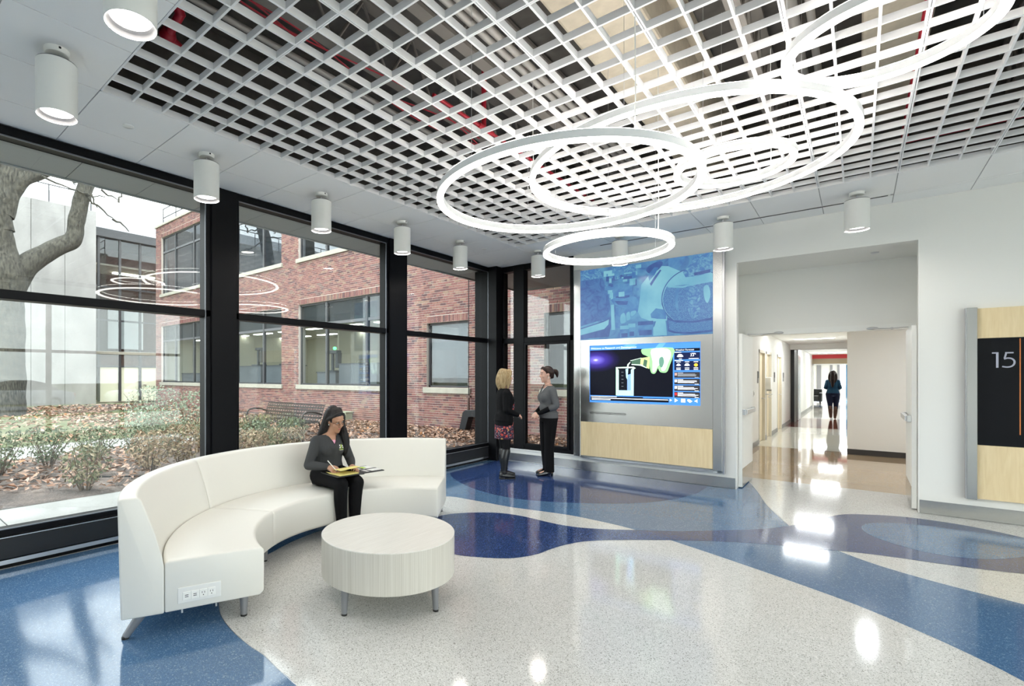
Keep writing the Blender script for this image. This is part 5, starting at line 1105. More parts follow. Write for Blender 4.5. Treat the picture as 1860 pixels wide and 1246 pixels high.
# ---- parked cars beyond the far side windows (they show as reflections in the glass)
def car(loc, rotz, label, col):
    t = thing('parked_car', loc, label, 'car', rotz=rotz, group='parked cars by the street')
    pm = mat('car_paint_' + label.split()[0], col, 0.25, coat=0.5); cg = mat('car_glass', (0.02, 0.025, 0.03), 0.08); ty = mat('tyre', (0.012, 0.012, 0.012), 0.7)
    side = [(-2.2, 0.35), (-2.25, 0.62), (-2.1, 0.88), (-1.35, 0.97), (-0.75, 1.0), (1.0, 0.98), (1.75, 0.95), (2.2, 0.84), (2.28, 0.58), (2.2, 0.32)]
    mk('body', MB().loft([[(x*(1.0 if abs(y) < 0.8 else 0.97), y, z) for x, z in side] for y in (-0.88, -0.78, 0.0, 0.78, 0.88)]), pm, t, bevel=0.05, seg=2, smooth=50)
    cab = [(-1.35, 0.95), (-0.72, 1.36), (-0.2, 1.45), (0.55, 1.44), (1.1, 1.30), (1.7, 0.95)]
    mk('cabin', MB().loft([[(x, s*(0.80 if z < 1.0 else 0.66), z) for x, z in cab] for s in (-1, 1)]), cg, t, bevel=0.04, seg=2, smooth=50)
    mk('roof', MB().loft([[(x, s*0.64, z+0.012) for x, z in cab[1:5]] + [(x, s*0.64, z-0.02) for x, z in cab[4:0:-1]] for s in (-1, 1)]), pm, t)
    for x in (-1.42, 1.38):
        for s in (-1, 1):
            w = mk('wheel', MB().lathe([(0.0005, -0.1), (0.29, -0.1), (0.33, -0.07), (0.33, 0.07), (0.29, 0.1), (0.0005, 0.1)], 24, cap=False).xf(Matrix.Translation((x, s*0.80, 0.33)) @ Matrix.Rotation(PI/2, 4, 'X')), ty, t, smooth=40)
            mk('rim', MB().lathe([(0.0005, 0.0), (0.2, 0.0), (0.2, 0.02), (0.0005, 0.03)], 16, cap=False).xf(Matrix.Translation((x, s*(0.905 if s > 0 else 0.925), 0.33)) @ Matrix.Rotation(PI/2, 4, 'X')), silver, w)
    for s in (-1, 1): mk('headlight', box(-2.27, s*0.55-0.18, 0.62, -2.19, s*0.55+0.18, 0.74), trimwhite, t, bevel=0.01); mk('tail_light', box(2.2, s*0.62-0.15, 0.66, 2.29, s*0.62+0.15, 0.80), mat('tail_red', (0.4, 0.01, 0.01), 0.3), t, bevel=0.01)
    return t
car((17.8, 10.9, -0.12), 1.45, 'white car parked by the street, nearer to the building corner', (0.75, 0.76, 0.78)); car((19.6, 5.2, -0.12), 1.52, 'silver car parked by the street, farther from the building corner', (0.45, 0.47, 0.50))
# ================================================================ PEOPLE
def fused(mbs, voxel, it=4, name='body'):
    """one continuous surface grown around overlapping pieces"""
    mb = MB()
    for q in mbs: mb.add(q.v, q.f)
    me = mb.mesh(name); fixnormals(me)
    o = bpy.data.objects.new('tmp', me); COL.objects.link(o)
    m = o.modifiers.new('r', 'REMESH'); m.mode = 'VOXEL'; m.voxel_size = voxel; m.adaptivity = 0.0
    s = o.modifiers.new('s', 'SMOOTH'); s.iterations = it; s.factor = 0.5
    bpy.context.view_layer.update()
    out = bpy.data.meshes.new_from_object(o.evaluated_get(bpy.context.evaluated_depsgraph_get()))
    bpy.data.objects.remove(o); bpy.data.meshes.remove(me); out.name = name
    out.shade_smooth(); return out
def chain(pts, rs, n=14, sub=4, ends=True):
    q = smoothline([tuple(p) + (r,) for p, r in zip(pts, rs)], sub)
    mb = MB().tube([Vector(p[:3]) for p in q], [p[3] for p in q], n)
    if ends:
        mb.ell(q[0][:3], (q[0][3],)*3, 12, 8); mb.ell(q[-1][:3], (q[-1][3],)*3, 12, 8)
    return mb
def torso(rings, grow=0.0, n=24):
    q = smoothline([tuple(c) + (rx, ry) for c, rx, ry in rings], 4)
    return MB().loft([[(p[0]+(p[3]+grow)*math.cos(2*PI*k/n), p[1]+(p[4]+grow)*math.sin(2*PI*k/n), p[2]) for k in range(n)] for p in q])
def hand(w, d, nrm, side, curl=0.6, s=1.0, spread=0.10):
    """palm, four fingers of unequal length and a thumb from the side of the palm; d = pointing, nrm = back of the hand"""
    w = Vector(w); d = Vector(d).normalized(); nrm = Vector(nrm); nrm = (nrm - d*nrm.dot(d)).normalized(); x = d.cross(nrm).normalized()*side
    parts = [chain([w, w+d*0.03*s, w+d*0.055*s], [0.021*s, 0.024*s, 0.022*s])]
    for k in range(4): parts.append(chain([w+d*0.015*s+x*(k-1.5)*0.010*s, w+d*0.085*s+x*(k-1.5)*0.0195*s], [0.013*s, 0.0115*s], 8, 2))
    L = (0.066, 0.078, 0.072, 0.056)
    for k in range(4):
        p = w+d*0.085*s+x*(k-1.5)*0.0195*s; a = 0.0; pts = [p]; dirv = (d + x*(k-1.5)*spread)
        for j in range(3):
            a += curl*(0.55 if j == 0 else 0.8); v = dirv*math.cos(a) - nrm*math.sin(a); p = p + v.normalized()*L[k]*s*(0.42, 0.32, 0.26)[j]; pts.append(p)
        parts.append(chain(pts, [0.0098*s, 0.0092*s, 0.0085*s, 0.0072*s], 8, 2))
    p0 = w+d*0.03*s-x*0.022*s; p1 = p0 + (d*0.6 - x*0.62 - nrm*0.35)*0.042*s; p2 = p1 + (d*0.9 - x*0.05 - nrm*0.35)*0.034*s; p3 = p2 + (d*0.9 + x*0.25 - nrm*0.3)*0.024*s
    parts.append(chain([p0, p1, p2, p3], [0.014*s, 0.0115*s, 0.0102*s, 0.0082*s], 8, 2))
    return parts
HS = [(-0.117, 0.016, 0.060, 0.030), (-0.104, 0.034, 0.077, 0.004), (-0.085, 0.046, 0.083, -0.025), (-0.055, 0.057, 0.085, -0.052), (-0.02, 0.063, 0.084, -0.076), (0.01, 0.068, 0.082, -0.09), (0.04, 0.072, 0.086, -0.098), (0.07, 0.072, 0.082, -0.098), (0.095, 0.061, 0.063, -0.082), (0.11, 0.040, 0.036, -0.052), (0.118, 0.012, 0.004, -0.018)]
def head_parts(M):
    n = 24; q = smoothline(HS, 3)
    sk = MB().loft([[(p[1]*math.cos(2*PI*k/n), (p[2]+p[3])/2+(p[2]-p[3])/2*math.sin(2*PI*k/n), p[0]) for k in range(n)] for p in q]).xf(M)
    nose = MB().tube([(0, 0.080, 0.030), (0, 0.093, 0.005), (0, 0.103, -0.018), (0, 0.088, -0.028)], [0.007, 0.009, 0.012, 0.010], 8).ell((0.009, 0.090, -0.021), (0.007, 0.009, 0.006)).ell((-0.009, 0.090, -0.021), (0.007, 0.009, 0.006)).xf(M)
    det = MB().ell((0.036, 0.058, -0.022), (0.026, 0.028, 0.028)).ell((-0.036, 0.058, -0.022), (0.026, 0.028, 0.028)).ell((0, 0.066, -0.098), (0.022, 0.018, 0.018)).ell((0, 0.072, 0.042), (0.052, 0.018, 0.012)).xf(M)
    det2 = MB().ell((0, 0.080, -0.051), (0.021, 0.010, 0.006)).ell((0, 0.079, -0.061), (0.018, 0.010, 0.007)).xf(M)
    ears = MB()
    for s in (-1, 1): ears.ell((s*0.073, -0.006, 0.002), (0.010, 0.018, 0.030))
    return [sk, nose, det, det2, ears.xf(M)]
eyew = mat('eye_white', (0.75, 0.73, 0.70), 0.3); iris = mat('eye_dark', (0.02, 0.012, 0.01), 0.2)
def face(body, M, lip, brow):
    mk('lips', MB().ell((0, 0.0845, -0.0505), (0.020, 0.0075, 0.0045)).ell((0, 0.083, -0.059), (0.017, 0.0085, 0.0055)).xf(M), lip, body, smooth=True)
    for s in (-1, 1):
        e = mk('eye', MB().ell((s*0.031, 0.0765, 0.016), (0.0125, 0.0085, 0.0062), 12, 8).xf(M), eyew, body, smooth=True)
        mk('iris', MB().ell((s*0.031, 0.0815, 0.0155), (0.0055, 0.0045, 0.0055), 10, 6).xf(M), iris, e, smooth=True)
        mk('eyelid', MB().tube([(s*0.018, 0.082, 0.017), (s*0.031, 0.0865, 0.0225), (s*0.045, 0.078, 0.017)], 0.0022, 6).xf(M), brow, e)
        mk('eyebrow', MB().tube([(s*0.015, 0.087, 0.035), (s*0.032, 0.0875, 0.040), (s*0.050, 0.074, 0.035)], [0.003, 0.0035, 0.002], 6).xf(M), brow, body)
def skin_mat(nm, c):
    m = mat(nm, c, 0.45); b = m.node_tree.nodes['Principled BSDF']; b.inputs['Subsurface Weight'].default_value = 0.08; b.inputs['Subsurface Radius'].default_value = (0.01, 0.004, 0.002); return m
def hair_mat(nm, c1, c2):
    m, nt, b = base(nm); L = nt.links; tc = N(nt, 'TexCoord'); mp = N(nt, 'Mapping'); mp.inputs['Scale'].default_value = (120, 120, 6); n = N(nt, 'TexNoise', Scale=1.0, Detail=3.0)
    r = ramp(nt, [(0.35, c1), (0.65, c2)]); L.new(tc.outputs['Object'], mp.inputs[0]); L.new(mp.outputs[0], n.inputs['Vector']); L.new(n.outputs['Fac'], r.inputs[0]); L.new(r.outputs[0], b.inputs['Base Color'])
    bp = N(nt, 'Bump', Strength=0.5, Distance=0.004); L.new(n.outputs['Fac'], bp.inputs['Height']); L.new(bp.outputs[0], b.inputs['Normal']); b.inputs['Roughness'].default_value = 0.5; b.inputs['Specular IOR Level'].default_value = 0.3; return m
skinA = skin_mat('skin_tan', (0.46, 0.25, 0.16)); skinB = skin_mat('skin_fair', (0.70, 0.42, 0.32)); skinC = skin_mat('skin_brown', (0.20, 0.10, 0.06))
lipA = mat('lip_rose', (0.42, 0.14, 0.12), 0.35); lipB = mat('lip_pink', (0.55, 0.20, 0.19), 0.35)
hblack = hair_mat('black_hair', (0.006, 0.005, 0.006), (0.02, 0.018, 0.018)); hblond = hair_mat('blond_hair', (0.26, 0.17, 0.08), (0.50, 0.38, 0.21)); hdark = hair_mat('dark_brown_hair', (0.012, 0.007, 0.006), (0.045, 0.022, 0.016))
knit = mat('charcoal_knit', (0.055, 0.057, 0.060), 0.9, bump=0.35, bscale=320, spec=0.15); knit2 = mat('grey_knit', (0.115, 0.118, 0.122), 0.9, bump=0.3, bscale=320, spec=0.15)
blackc = mat('black_cloth', (0.0055, 0.0055, 0.0065), 0.85, bump=0.15, bscale=250, spec=0.15); leggings = mat('black_leggings', (0.005, 0.005, 0.006), 0.75, spec=0.2)
blther = mat('black_boot_leather', (0.010, 0.010, 0.011), 0.28, bump=0.2, bscale=40); patent = mat('patent_leather', (0.006, 0.006, 0.007), 0.08, coat=0.6)
pinkc = mat('pink_shirt', (0.78, 0.36, 0.50), 0.8)

# ---------------------------------------------------------------- seated woman
who = thing('person', (-4.0, 3.19, 0.0), 'woman in charcoal v-neck sweater sitting on the sofa, writing on a yellow pad', 'person', rotz=math.atan2(-0.98, -0.20))
hipR, hipL = Vector((0.085, 0.0, 0.535)), Vector((-0.085, 0.0, 0.535))
kneeR, kneeL = Vector((0.075, 0.415, 0.515)), Vector((-0.085, 0.43, 0.515))
ankR, ankL = Vector((0.055, 0.40, 0.085)), Vector((-0.065, 0.42, 0.085))
shR, shL = Vector((0.138, 0.030, 0.880)), Vector((-0.138, 0.030, 0.880))
elR, elL = Vector((0.235, 0.055, 0.660)), Vector((-0.225, 0.060, 0.665))
wrR, wrL = Vector((0.115, 0.225, 0.655)), Vector((-0.135, 0.245, 0.640))
T_s = [((0, -0.005, 0.455), 0.150, 0.105), ((0, -0.005, 0.53), 0.165, 0.122), ((0, 0.0, 0.60), 0.150, 0.115), ((0, 0.012, 0.68), 0.128, 0.100), ((0, 0.025, 0.76), 0.136, 0.112), ((0, 0.036, 0.82), 0.146, 0.118), ((0, 0.034, 0.87), 0.150, 0.098), ((0, 0.032, 0.915), 0.132, 0.074), ((0, 0.032, 0.945), 0.080, 0.056), ((0, 0.040, 0.965), 0.052, 0.050)]
HM = Matrix.Translation((-0.030, 0.100, 1.082)) @ Matrix.Rotation(math.radians(8), 4, 'Z') @ Matrix.Rotation(math.radians(10), 4, 'Y') @ Matrix.Rotation(math.radians(-27), 4, 'X') @ Matrix.Scale(0.97, 4)
def legs(k): 
    out = []
    for h, kn, an in ((hipR, kneeR, ankR), (hipL, kneeL, ankL)):
        out.append(chain([h, h+(kn-h)*0.5+Vector((0, 0, 0.012)), kn], [0.094+k, 0.078+k, 0.058+k])); out.append(chain([kn, kn+(an-kn)*0.3+Vector((0, -0.018, 0)), an], [0.057+k, 0.054+k, 0.036+k]))
    return out
def arms(k, cut=1.0):
    out = []
    for s_, e, w in ((shR, elR, wrR), (shL, elL, wrL)):
        out.append(chain([s_, s_+(e-s_)*0.5, e], [0.050+k, 0.043+k, 0.037+k])); out.append(chain([e, e+(w-e)*0.4, e+(w-e)*cut], [0.037+k, 0.033+k, 0.023+k*0.8]))
    return out
hands_ = hand(wrR, (-0.35, 0.85, -0.25), (0.55, 0.15, 0.85), 1, 0.85, 0.95, 0.05) + hand(wrL, (0.05, 0.95, -0.12), (-0.55, 0.1, 0.75), -1, 0.45, 0.95)
neck = chain([(0, 0.040, 0.93), (-0.012, 0.062, 0.985), (-0.022, 0.082, 1.03)], [0.050, 0.045, 0.048])
body = mk('body', fused([torso(T_s)] + legs(0.0) + arms(0.0) + [neck] + head_parts(HM) + hands_ + [chain([ankR, ankR+Vector((0, 0.09, -0.045))], [0.035, 0.03]), chain([ankL, ankL+Vector((0, 0.09, -0.045))], [0.035, 0.03])], 0.0042, 4), skinA, who)
face(body, HM, lipA, hblack)
T_sw = [(c, rx, ry) for c, rx, ry in T_s if c[2] < 0.93] + [((0, 0.030, 0.943), 0.076, 0.056)]
sw = fused([torso(T_sw, 0.012)] + arms(0.010, 0.97) + [MB().ell((0.058, 0.100, 0.800), (0.072, 0.060, 0.072)), MB().ell((-0.058, 0.100, 0.800), (0.072, 0.060, 0.072))], 0.0050, 5, 'sweater')
# open the v-neck: remove the front faces inside a v
bm = bmesh.new(); bm.from_mesh(sw); dele = []
for f in bm.faces:
    c = f.calc_center_median()
    if c.y > 0.03 and c.z > 0.845 and abs(c.x) < (c.z-0.845)*0.55: dele.append(f)
    elif c.z > 0.935 and abs(c.x) < 0.056: dele.append(f)
bmesh.ops.delete(bm, geom=dele, context='FACES'); bm.to_mesh(sw); bm.free()
swo = mk('sweater', sw, knit, who)
mk('neckband', MB().tube([(0.055, 0.055, 0.945), (0.040, 0.108, 0.917), (0.020, 0.138, 0.880), (0.0, 0.150, 0.846), (-0.020, 0.138, 0.880), (-0.040, 0.108, 0.917), (-0.055, 0.055, 0.945)], 0.0055, 6), knit, swo, smooth=True)
sh_m = fused([torso([((0, 0.030, 0.80), 0.10, 0.110), ((0, 0.034, 0.86), 0.11, 0.102), ((0, 0.033, 0.895), 0.09, 0.082)], 0.004)], 0.005, 2, 'undershirt'); mk('undershirt', sh_m, pinkc, who)
mk('trousers', fused([torso(T_s[:2], 0.010)] + legs(0.010), 0.0055, 4, 'trousers'), blackc, who)
for an in (ankR, ankL): mk('shoe', fused([chain([an+Vector((0, -0.035, -0.05)), an+Vector((0, 0.06, -0.055)), an+Vector((0, 0.135, -0.062))], [0.034, 0.036, 0.022])], 0.005, 3, 'shoe'), blther, who)
# long black hair, parted, falling behind and over one shoulder
def hair_union(M, locks, cap, vox=0.005, it=3):
    return fused([MB().ell(*cap).xf(M), MB().ell((0, -0.004, 0.064), (0.072, 0.080, 0.064)).xf(M)] + [chain([M @ Vector(p) if len(p) == 3 else Vector(p[:3]) for p in pts], rs, 10, 4) for pts, rs in locks], vox, it, 'hair')
W = lambda x, y, z: (x, y, z, 1)      # marks a point given in body space
locks = [([(0.005, 0.050, 0.113), (0.045, 0.045, 0.098), (0.076, 0.000, 0.045), (0.084, -0.045, -0.02), W(0.075, 0.000, 0.945), W(0.085, -0.04, 0.86)], [0.008, 0.012, 0.018, 0.028, 0.036, 0.030]),
         ([(-0.010, 0.050, 0.113), (-0.052, 0.050, 0.088), (-0.084, 0.025, 0.02), (-0.092, 0.012, -0.06), W(-0.125, 0.120, 0.93), W(-0.135, 0.130, 0.85), W(-0.125, 0.130, 0.775), W(-0.120, 0.120, 0.735)], [0.008, 0.014, 0.022, 0.030, 0.040, 0.038, 0.030, 0.016]),
         ([(-0.05, -0.03, 0.09), (-0.085, -0.03, 0.0), W(-0.125, 0.06, 0.95), W(-0.150, 0.055, 0.86), W(-0.150, 0.06, 0.77)], [0.035, 0.04, 0.045, 0.035, 0.015]),
         ([(0.0, -0.06, 0.08), (0.0, -0.10, 0.0), W(0.0, -0.03, 0.93), W(0.0, -0.085, 0.82), W(0.0, -0.09, 0.70)], [0.06, 0.06, 0.075, 0.06, 0.03]),
         ([(0.05, -0.05, 0.08), (0.07, -0.05, 0.0), W(0.05, -0.01, 0.94), W(0.07, -0.07, 0.83)], [0.04, 0.045, 0.05, 0.03])]
hr = mk('hair', hair_union(HM, locks, ((0, -0.028, 0.036), (0.084, 0.096, 0.100)), 0.0045), hblack, who)
# glasses and an ear stud
gl = MB()
for s in (-1, 1):
    gl.tube([(s*0.031+0.019*math.cos(2*PI*k/20), 0.093-0.012*abs(math.cos(2*PI*k/20))*(1 if s*math.cos(2*PI*k/20) > 0 else 0), 0.012+0.013*math.sin(2*PI*k/20)) for k in range(21)], 0.0018, 6, False); gl.tube([(s*0.050, 0.082, 0.016), (s*0.074, 0.03, 0.014), (s*0.078, -0.01, 0.008)], 0.0018, 6)
gl.tube([(-0.012, 0.093, 0.014), (0.012, 0.093, 0.014)], 0.0018, 6)
go = mk('glasses', gl.xf(HM), mat('dark_frame', (0.02, 0.012, 0.01), 0.3), who)
for s in (-1, 1): mk('earring', MB().ell((s*0.078, 0.004, -0.028), (0.006, 0.006, 0.006), 8, 6).xf(HM), trimwhite, who)
# chest emblem: white and green marks on the knit
def on_chest(x, z):
    y = 0.036+0.118+0.012
    return y
bdg = thing('x', (0, 0, 0), None, None); bpy.data.objects.remove(bdg)
limeg = mat('lime_thread', (0.42, 0.62, 0.03), 0.7); whitet = mat('white_thread', (0.75, 0.75, 0.72), 0.7)
from mathutils.bvhtree import BVHTree
_bv = BVHTree.FromPolygons([v.co.copy() for v in sw.vertices], [tuple(p.vertices) for p in sw.polygons])
def patch(nm, x0, z0, x1, z1, m):
    nx = 3; vs = []
    for j in range(2):
        for i in range(nx+1):
            x = x0+(x1-x0)*i/nx; z = (z0, z1)[j]; h = _bv.ray_cast(Vector((x, 0.5, z)), Vector((0, -1, 0)))
            y = (h[0].y if h[0] is not None else 0.16) + 0.0025; vs.append((x, y, z))
    mb = MB().add(vs, [(i, i+1, nx+2+i, nx+1+i) for i in range(nx)]); mk(nm, mb, m, swo)
ex, ez = -0.068, 0.800
patch('emblem_bar', ex-0.004, ez+0.010, ex+0.004, ez+0.048, limeg)
for (a, b, c, d) in ((0.012, 0.032, 0.024, 0.046), (0.010, 0.010, 0.024, 0.024), (-0.024, 0.012, -0.010, 0.020), (-0.018, 0.026, -0.008, 0.040), (0.008, 0.026, 0.014, 0.031)): patch('emblem_mark', ex+a, ez+b, ex+c, ez+d, whitet)
patch('emblem_text', ex-0.026, ez-0.002, ex+0.026, ez+0.003, limeg); patch('emblem_text', ex-0.022, ez-0.010, ex+0.022, ez-0.007, whitet)

# ---- the open padfolio, the yellow pad and the pen
Rz = Matrix.Rotation(math.atan2(-0.98, -0.20), 4, 'Z')
def place(p): q = Rz @ Vector(p); return (q.x-4.0, q.y+3.19, q.z)
folm = mat('black_folder', (0.010, 0.010, 0.011), 0.45); yel = mat('yellow_paper', (0.80, 0.70, 0.25), 0.8); wpap = mat('white_paper', (0.78, 0.78, 0.76), 0.8)
fo = thing('folder', place((0.0, 0.30, 0.588)), 'open black folder lying on the seated woman\'s lap', 'folder', rotz=math.atan2(-0.98, -0.20)+0.06)
mk('back_cover', box(-0.115, -0.16, 0.0, 0.145, 0.155, 0.010), folm, fo, bevel=0.003); mk('spine', box(-0.150, -0.16, -0.002, -0.115, 0.155, 0.009), folm, fo, bevel=0.003)
fc = mk('front_cover', MB().box(-0.385, -0.16, 0.004, -0.150, 0.155, 0.013), folm, fo, bevel=0.003)
mk('loose_sheet', box(-0.375, -0.13, 0.013, -0.20, 0.12, 0.0145), wpap, fc); mk('pocket_edge', MB().box(-0.385, 0.00, 0.0145, -0.15, 0.025, 0.0165).box(-0.25, -0.15, 0.0145, -0.23, 0.15, 0.0165), folm, fc); mk('card', box(-0.30, -0.10, 0.0145, -0.24, -0.03, 0.016), limeg, fc)
pd = thing('writing_pad', place((0.012, 0.30, 0.5985)), 'yellow lined writing pad with a lifted page on the folder', 'notepad', rotz=math.atan2(-0.98, -0.20)+0.10)
mk('pad_block', box(-0.105, -0.135, 0.0, 0.11, 0.14, 0.009), yel, pd, bevel=0.001, seg=1)
pg = MB(); rows = []
for i in range(13):
    t_ = i/12; y = -0.115+0.245*t_; z = 0.010 + 0.038*math.sin(PI*min(1, t_*0.62))*1.0; rows.append([(-0.125, y, z+0.012*t_), (0.095, y, z), (0.095, y, z+0.0012), (-0.125, y, z+0.0132*t_+0.0012)])
mk('lifted_page', pg.loft(rows), yel, pd)
pen = thing('pen', place((0.085, 0.285, 0.655)), 'slim white pen in the seated woman\'s hand', 'pen', rotz=math.atan2(-0.98, -0.20))
mk('barrel', MB().tube([(-0.012, 0.036, -0.028), (0.055, -0.015, 0.068)], 0.0045, 8), trimwhite, pen, smooth=True); mk('tip', MB().tube([(-0.012, 0.036, -0.028), (-0.019, 0.041, -0.038)], [0.0045, 0.001], 8), darkmetal, pen)

# ---------------------------------------------------------------- standing figures
def standing(name, loc, dirv, label, H_, sk, spec):
    k = H_/1.64; t = thing('person', loc, label, 'person', rotz=math.atan2(-dirv[0], dirv[1]))
    S_ = lambda *p: Vector(p)*k
    legsp = spec['legs']; armsp = spec['arms']; w = spec.get('w', 1.0)
    Ts = [(S_(0, -0.005, 0.80), 0.150*k*w, 0.105*k*w), (S_(0, -0.008, 0.87), 0.166*k*w, 0.122*k*w), (S_(0, 0.0, 0.95), 0.148*k*w, 0.110*k*w), (S_(0, 0.004, 1.03), 0.128*k*w, 0.098*k*w), (S_(0, 0.010, 1.12), 0.138*k*w, 0.106*k*w), (S_(0, 0.014, 1.20), 0.148*k*w, 0.112*k*w), (S_(0, 0.006, 1.27), 0.152*k*w, 0.092*k*w), (S_(0, -0.004, 1.325), 0.130*k, 0.070*k), (S_(0, -0.004, 1.355), 0.078*k, 0.056*k), (S_(0, 0.002, 1.375), 0.052*k, 0.050*k)]
    def LG(g, a=0.0, b=1.0, foot=True):
        out = []
        for (h, kn, an) in legsp:
            h, kn, an = Vector(h)*k, Vector(kn)*k, Vector(an)*k
            if a < 0.5: out.append(chain([h, h+(kn-h)*0.5, kn], [(0.090*w+g)*k, (0.074*w+g)*k, (0.054+g)*k]))
            if b > 0.5: s_ = kn if a < 0.6 else kn+(an-kn)*(a-0.5)*2; out.append(chain([s_, s_+(an-s_)*0.32+Vector((0, -0.012, 0)), an], [(0.053+g)*k, (0.052+g)*k, (0.034+g)*k]))
        return out
    def AR(g, cut=1.0):
        out = []
        for (s_, e, wr) in armsp:
            s_, e, wr = Vector(s_)*k, Vector(e)*k, Vector(wr)*k
            out.append(chain([s_, s_+(e-s_)*0.5, e], [(0.050+g)*k, (0.042+g)*k, (0.036+g)*k]))
            if cut > 0: out.append(chain([e, e+(wr-e)*0.4, e+(wr-e)*cut], [(0.036+g)*k, (0.032+g)*k, (0.024+g*0.9)*k]))
        return out
    yaw, pit = spec.get('head', (0, 0)); HMx = Matrix.Translation(S_(0, 0.030, 1.520)) @ Matrix.Rotation(yaw, 4, 'Z') @ Matrix.Rotation(pit, 4, 'X') @ Matrix.Scale(k, 4)
    hd = []
    for (wr, d, n_, sd, cu) in spec['hands']: hd += hand(Vector(wr)*k, d, n_, sd, cu, 0.92*k)
    feet = []
    for (h, kn, an) in legsp:
        an = Vector(an)*k; f = Vector(spec.get('foot', (0, 1, 0))); feet.append(chain([an+Vector((0, -0.03, -0.045))*k, an+(f*0.06+Vector((0, 0, -0.05)))*k, an+(f*0.14+Vector((0, 0, -0.058)))*k], [0.030*k, 0.032*k, 0.02*k]))
    nk = chain([S_(0, 0.0, 1.345), S_(0, 0.010, 1.39), S_(0, 0.018, 1.43)], [0.048*k, 0.045*k, 0.048*k])
    b = mk('body', fused([torso(Ts)] + LG(0) + AR(0) + [nk] + head_parts(HMx) + hd + feet, 0.0060, 4), sk, t)
    return t, b, HMx, Ts, LG, AR, S_, k, feet
# left: black cardigan, floral skirt, boots, blond hair
armsL = [((0.138, -0.002, 1.278), (0.185, -0.02, 1.04), (0.050, 0.20, 0.955)), ((-0.138, -0.002, 1.278), (-0.185, -0.02, 1.04), (-0.045, 0.20, 0.950))]
legsL = [((0.080, 0, 0.84), (0.085, 0.012, 0.46), (0.085, -0.03, 0.085)), ((-0.080, 0, 0.84), (-0.085, 0.018, 0.46), (-0.100, 0.03, 0.085))]
t, b, HMx, Ts, LG, AR, S_, k, feet = standing('p', (-3.985, 6.50, 0), (0.66, 0.75), 'blond woman in black cardigan, floral skirt and tall black boots', 1.62, skinB,
    dict(legs=legsL, arms=armsL, hands=[((0.050, 0.20, 0.955), (-0.75, 0.55, -0.1), (0.3, 0.6, 0.7), 1, 0.7), ((-0.045, 0.20, 0.950), (0.75, 0.6, -0.15), (-0.3, 0.6, 0.7), -1, 0.7)], head=(0.10, 0.0), w=1.02))
face(b, HMx, lipB, hblond)
mk('cardigan', fused([torso([q for q in Ts if q[0].z > 0.84*k and q[0].z < 1.36*k], 0.018)] + AR(0.013, 0.96) + [MB().ell(S_(0.055, 0.080, 1.165), (0.080*k, 0.066*k, 0.082*k)), MB().ell(S_(-0.055, 0.080, 1.165), (0.080*k, 0.066*k, 0.082*k)), torso([(S_(0, -0.004, 0.80), 0.170*k, 0.122*k), (S_(0, -0.002, 0.90), 0.170*k, 0.128*k), (S_(0, 0, 0.98), 0.150*k, 0.115*k)], 0.012)], 0.007, 5, 'cardigan'), blackc, t)
fm, nt, fb = base('floral_print'); L = nt.links; tc = N(nt, 'TexCoord'); v1 = N(nt, 'TexVoronoi', Scale=21.0); v2 = N(nt, 'TexVoronoi', Scale=48.0)
L.new(tc.outputs['Object'], v1.inputs['Vector']); L.new(tc.outputs['Object'], v2.inputs['Vector'])
r1 = ramp(nt, [(0.0, (1, 1, 1)), (0.36, (1, 1, 1)), (0.40, (0, 0, 0))]); r2 = ramp(nt, [(0.0, (1, 1, 1)), (0.25, (1, 1, 1)), (0.28, (0, 0, 0))]); c1 = ramp(nt, [(0.0, (0.50, 0.06, 0.045)), (0.6, (0.58, 0.13, 0.09)), (0.85, (0.5, 0.28, 0.08))], 'CONSTANT'); sc_ = N(nt, 'SeparateColor'); c2 = ramp(nt, [(0.0, (0.65, 0.60, 0.60)), (0.6, (0.55, 0.10, 0.12))], 'CONSTANT'); sc2 = N(nt, 'SeparateColor')
L.new(v1.outputs['Distance'], r1.inputs[0]); L.new(v2.outputs['Distance'], r2.inputs[0]); L.new(v1.outputs['Color'], sc_.inputs[0]); L.new(sc_.outputs[0], c1.inputs[0]); L.new(v2.outputs['Color'], sc2.inputs[0]); L.new(sc2.outputs[0], c2.inputs[0])
ma_ = N(nt, 'Mix', data_type='RGBA'); ma_.inputs[6].default_value = (0.025, 0.008, 0.03, 1); L.new(r2.outputs[0], ma_.inputs[0]); L.new(c2.outputs[0], ma_.inputs[7]); mb_ = N(nt, 'Mix', data_type='RGBA'); L.new(r1.outputs[0], mb_.inputs[0]); L.new(ma_.outputs[2], mb_.inputs[6]); L.new(c1.outputs[0], mb_.inputs[7]); L.new(mb_.outputs[2], fb.inputs['Base Color']); fb.inputs['Roughness'].default_value = 0.8
def skirt(z0, z1, rx0, ry0, rx1, ry1):
    rings = []
    for j in range(9):
        u = j/8; z = z0+(z1-z0)*u; rx, ry = rx0+(rx1-rx0)*u, ry0+(ry1-ry0)*u
        rings.append([((rx+0.006*u*math.sin(7*a))*math.cos(a)*k, (ry+0.006*u*math.sin(7*a))*math.sin(a)*k, z*k) for a in [2*PI*i/40 for i in range(40)]])
    return MB().loft(rings)
mk('skirt', skirt(0.88, 0.60, 0.178, 0.135, 0.172, 0.138), fm, t, smooth=60)
mk('blouse', fused([torso([(S_(0, 0.03, 0.98), 0.09*k, 0.11*k), (S_(0, 0.035, 1.15), 0.095*k, 0.125*k), (S_(0, 0.02, 1.30), 0.08*k, 0.078*k)], 0.006)], 0.007, 3, 'blouse'), fm, t)
mk('leggings', fused(LG(0.004, 0.0, 1.0), 0.006, 3, 'leggings'), leggings, t)
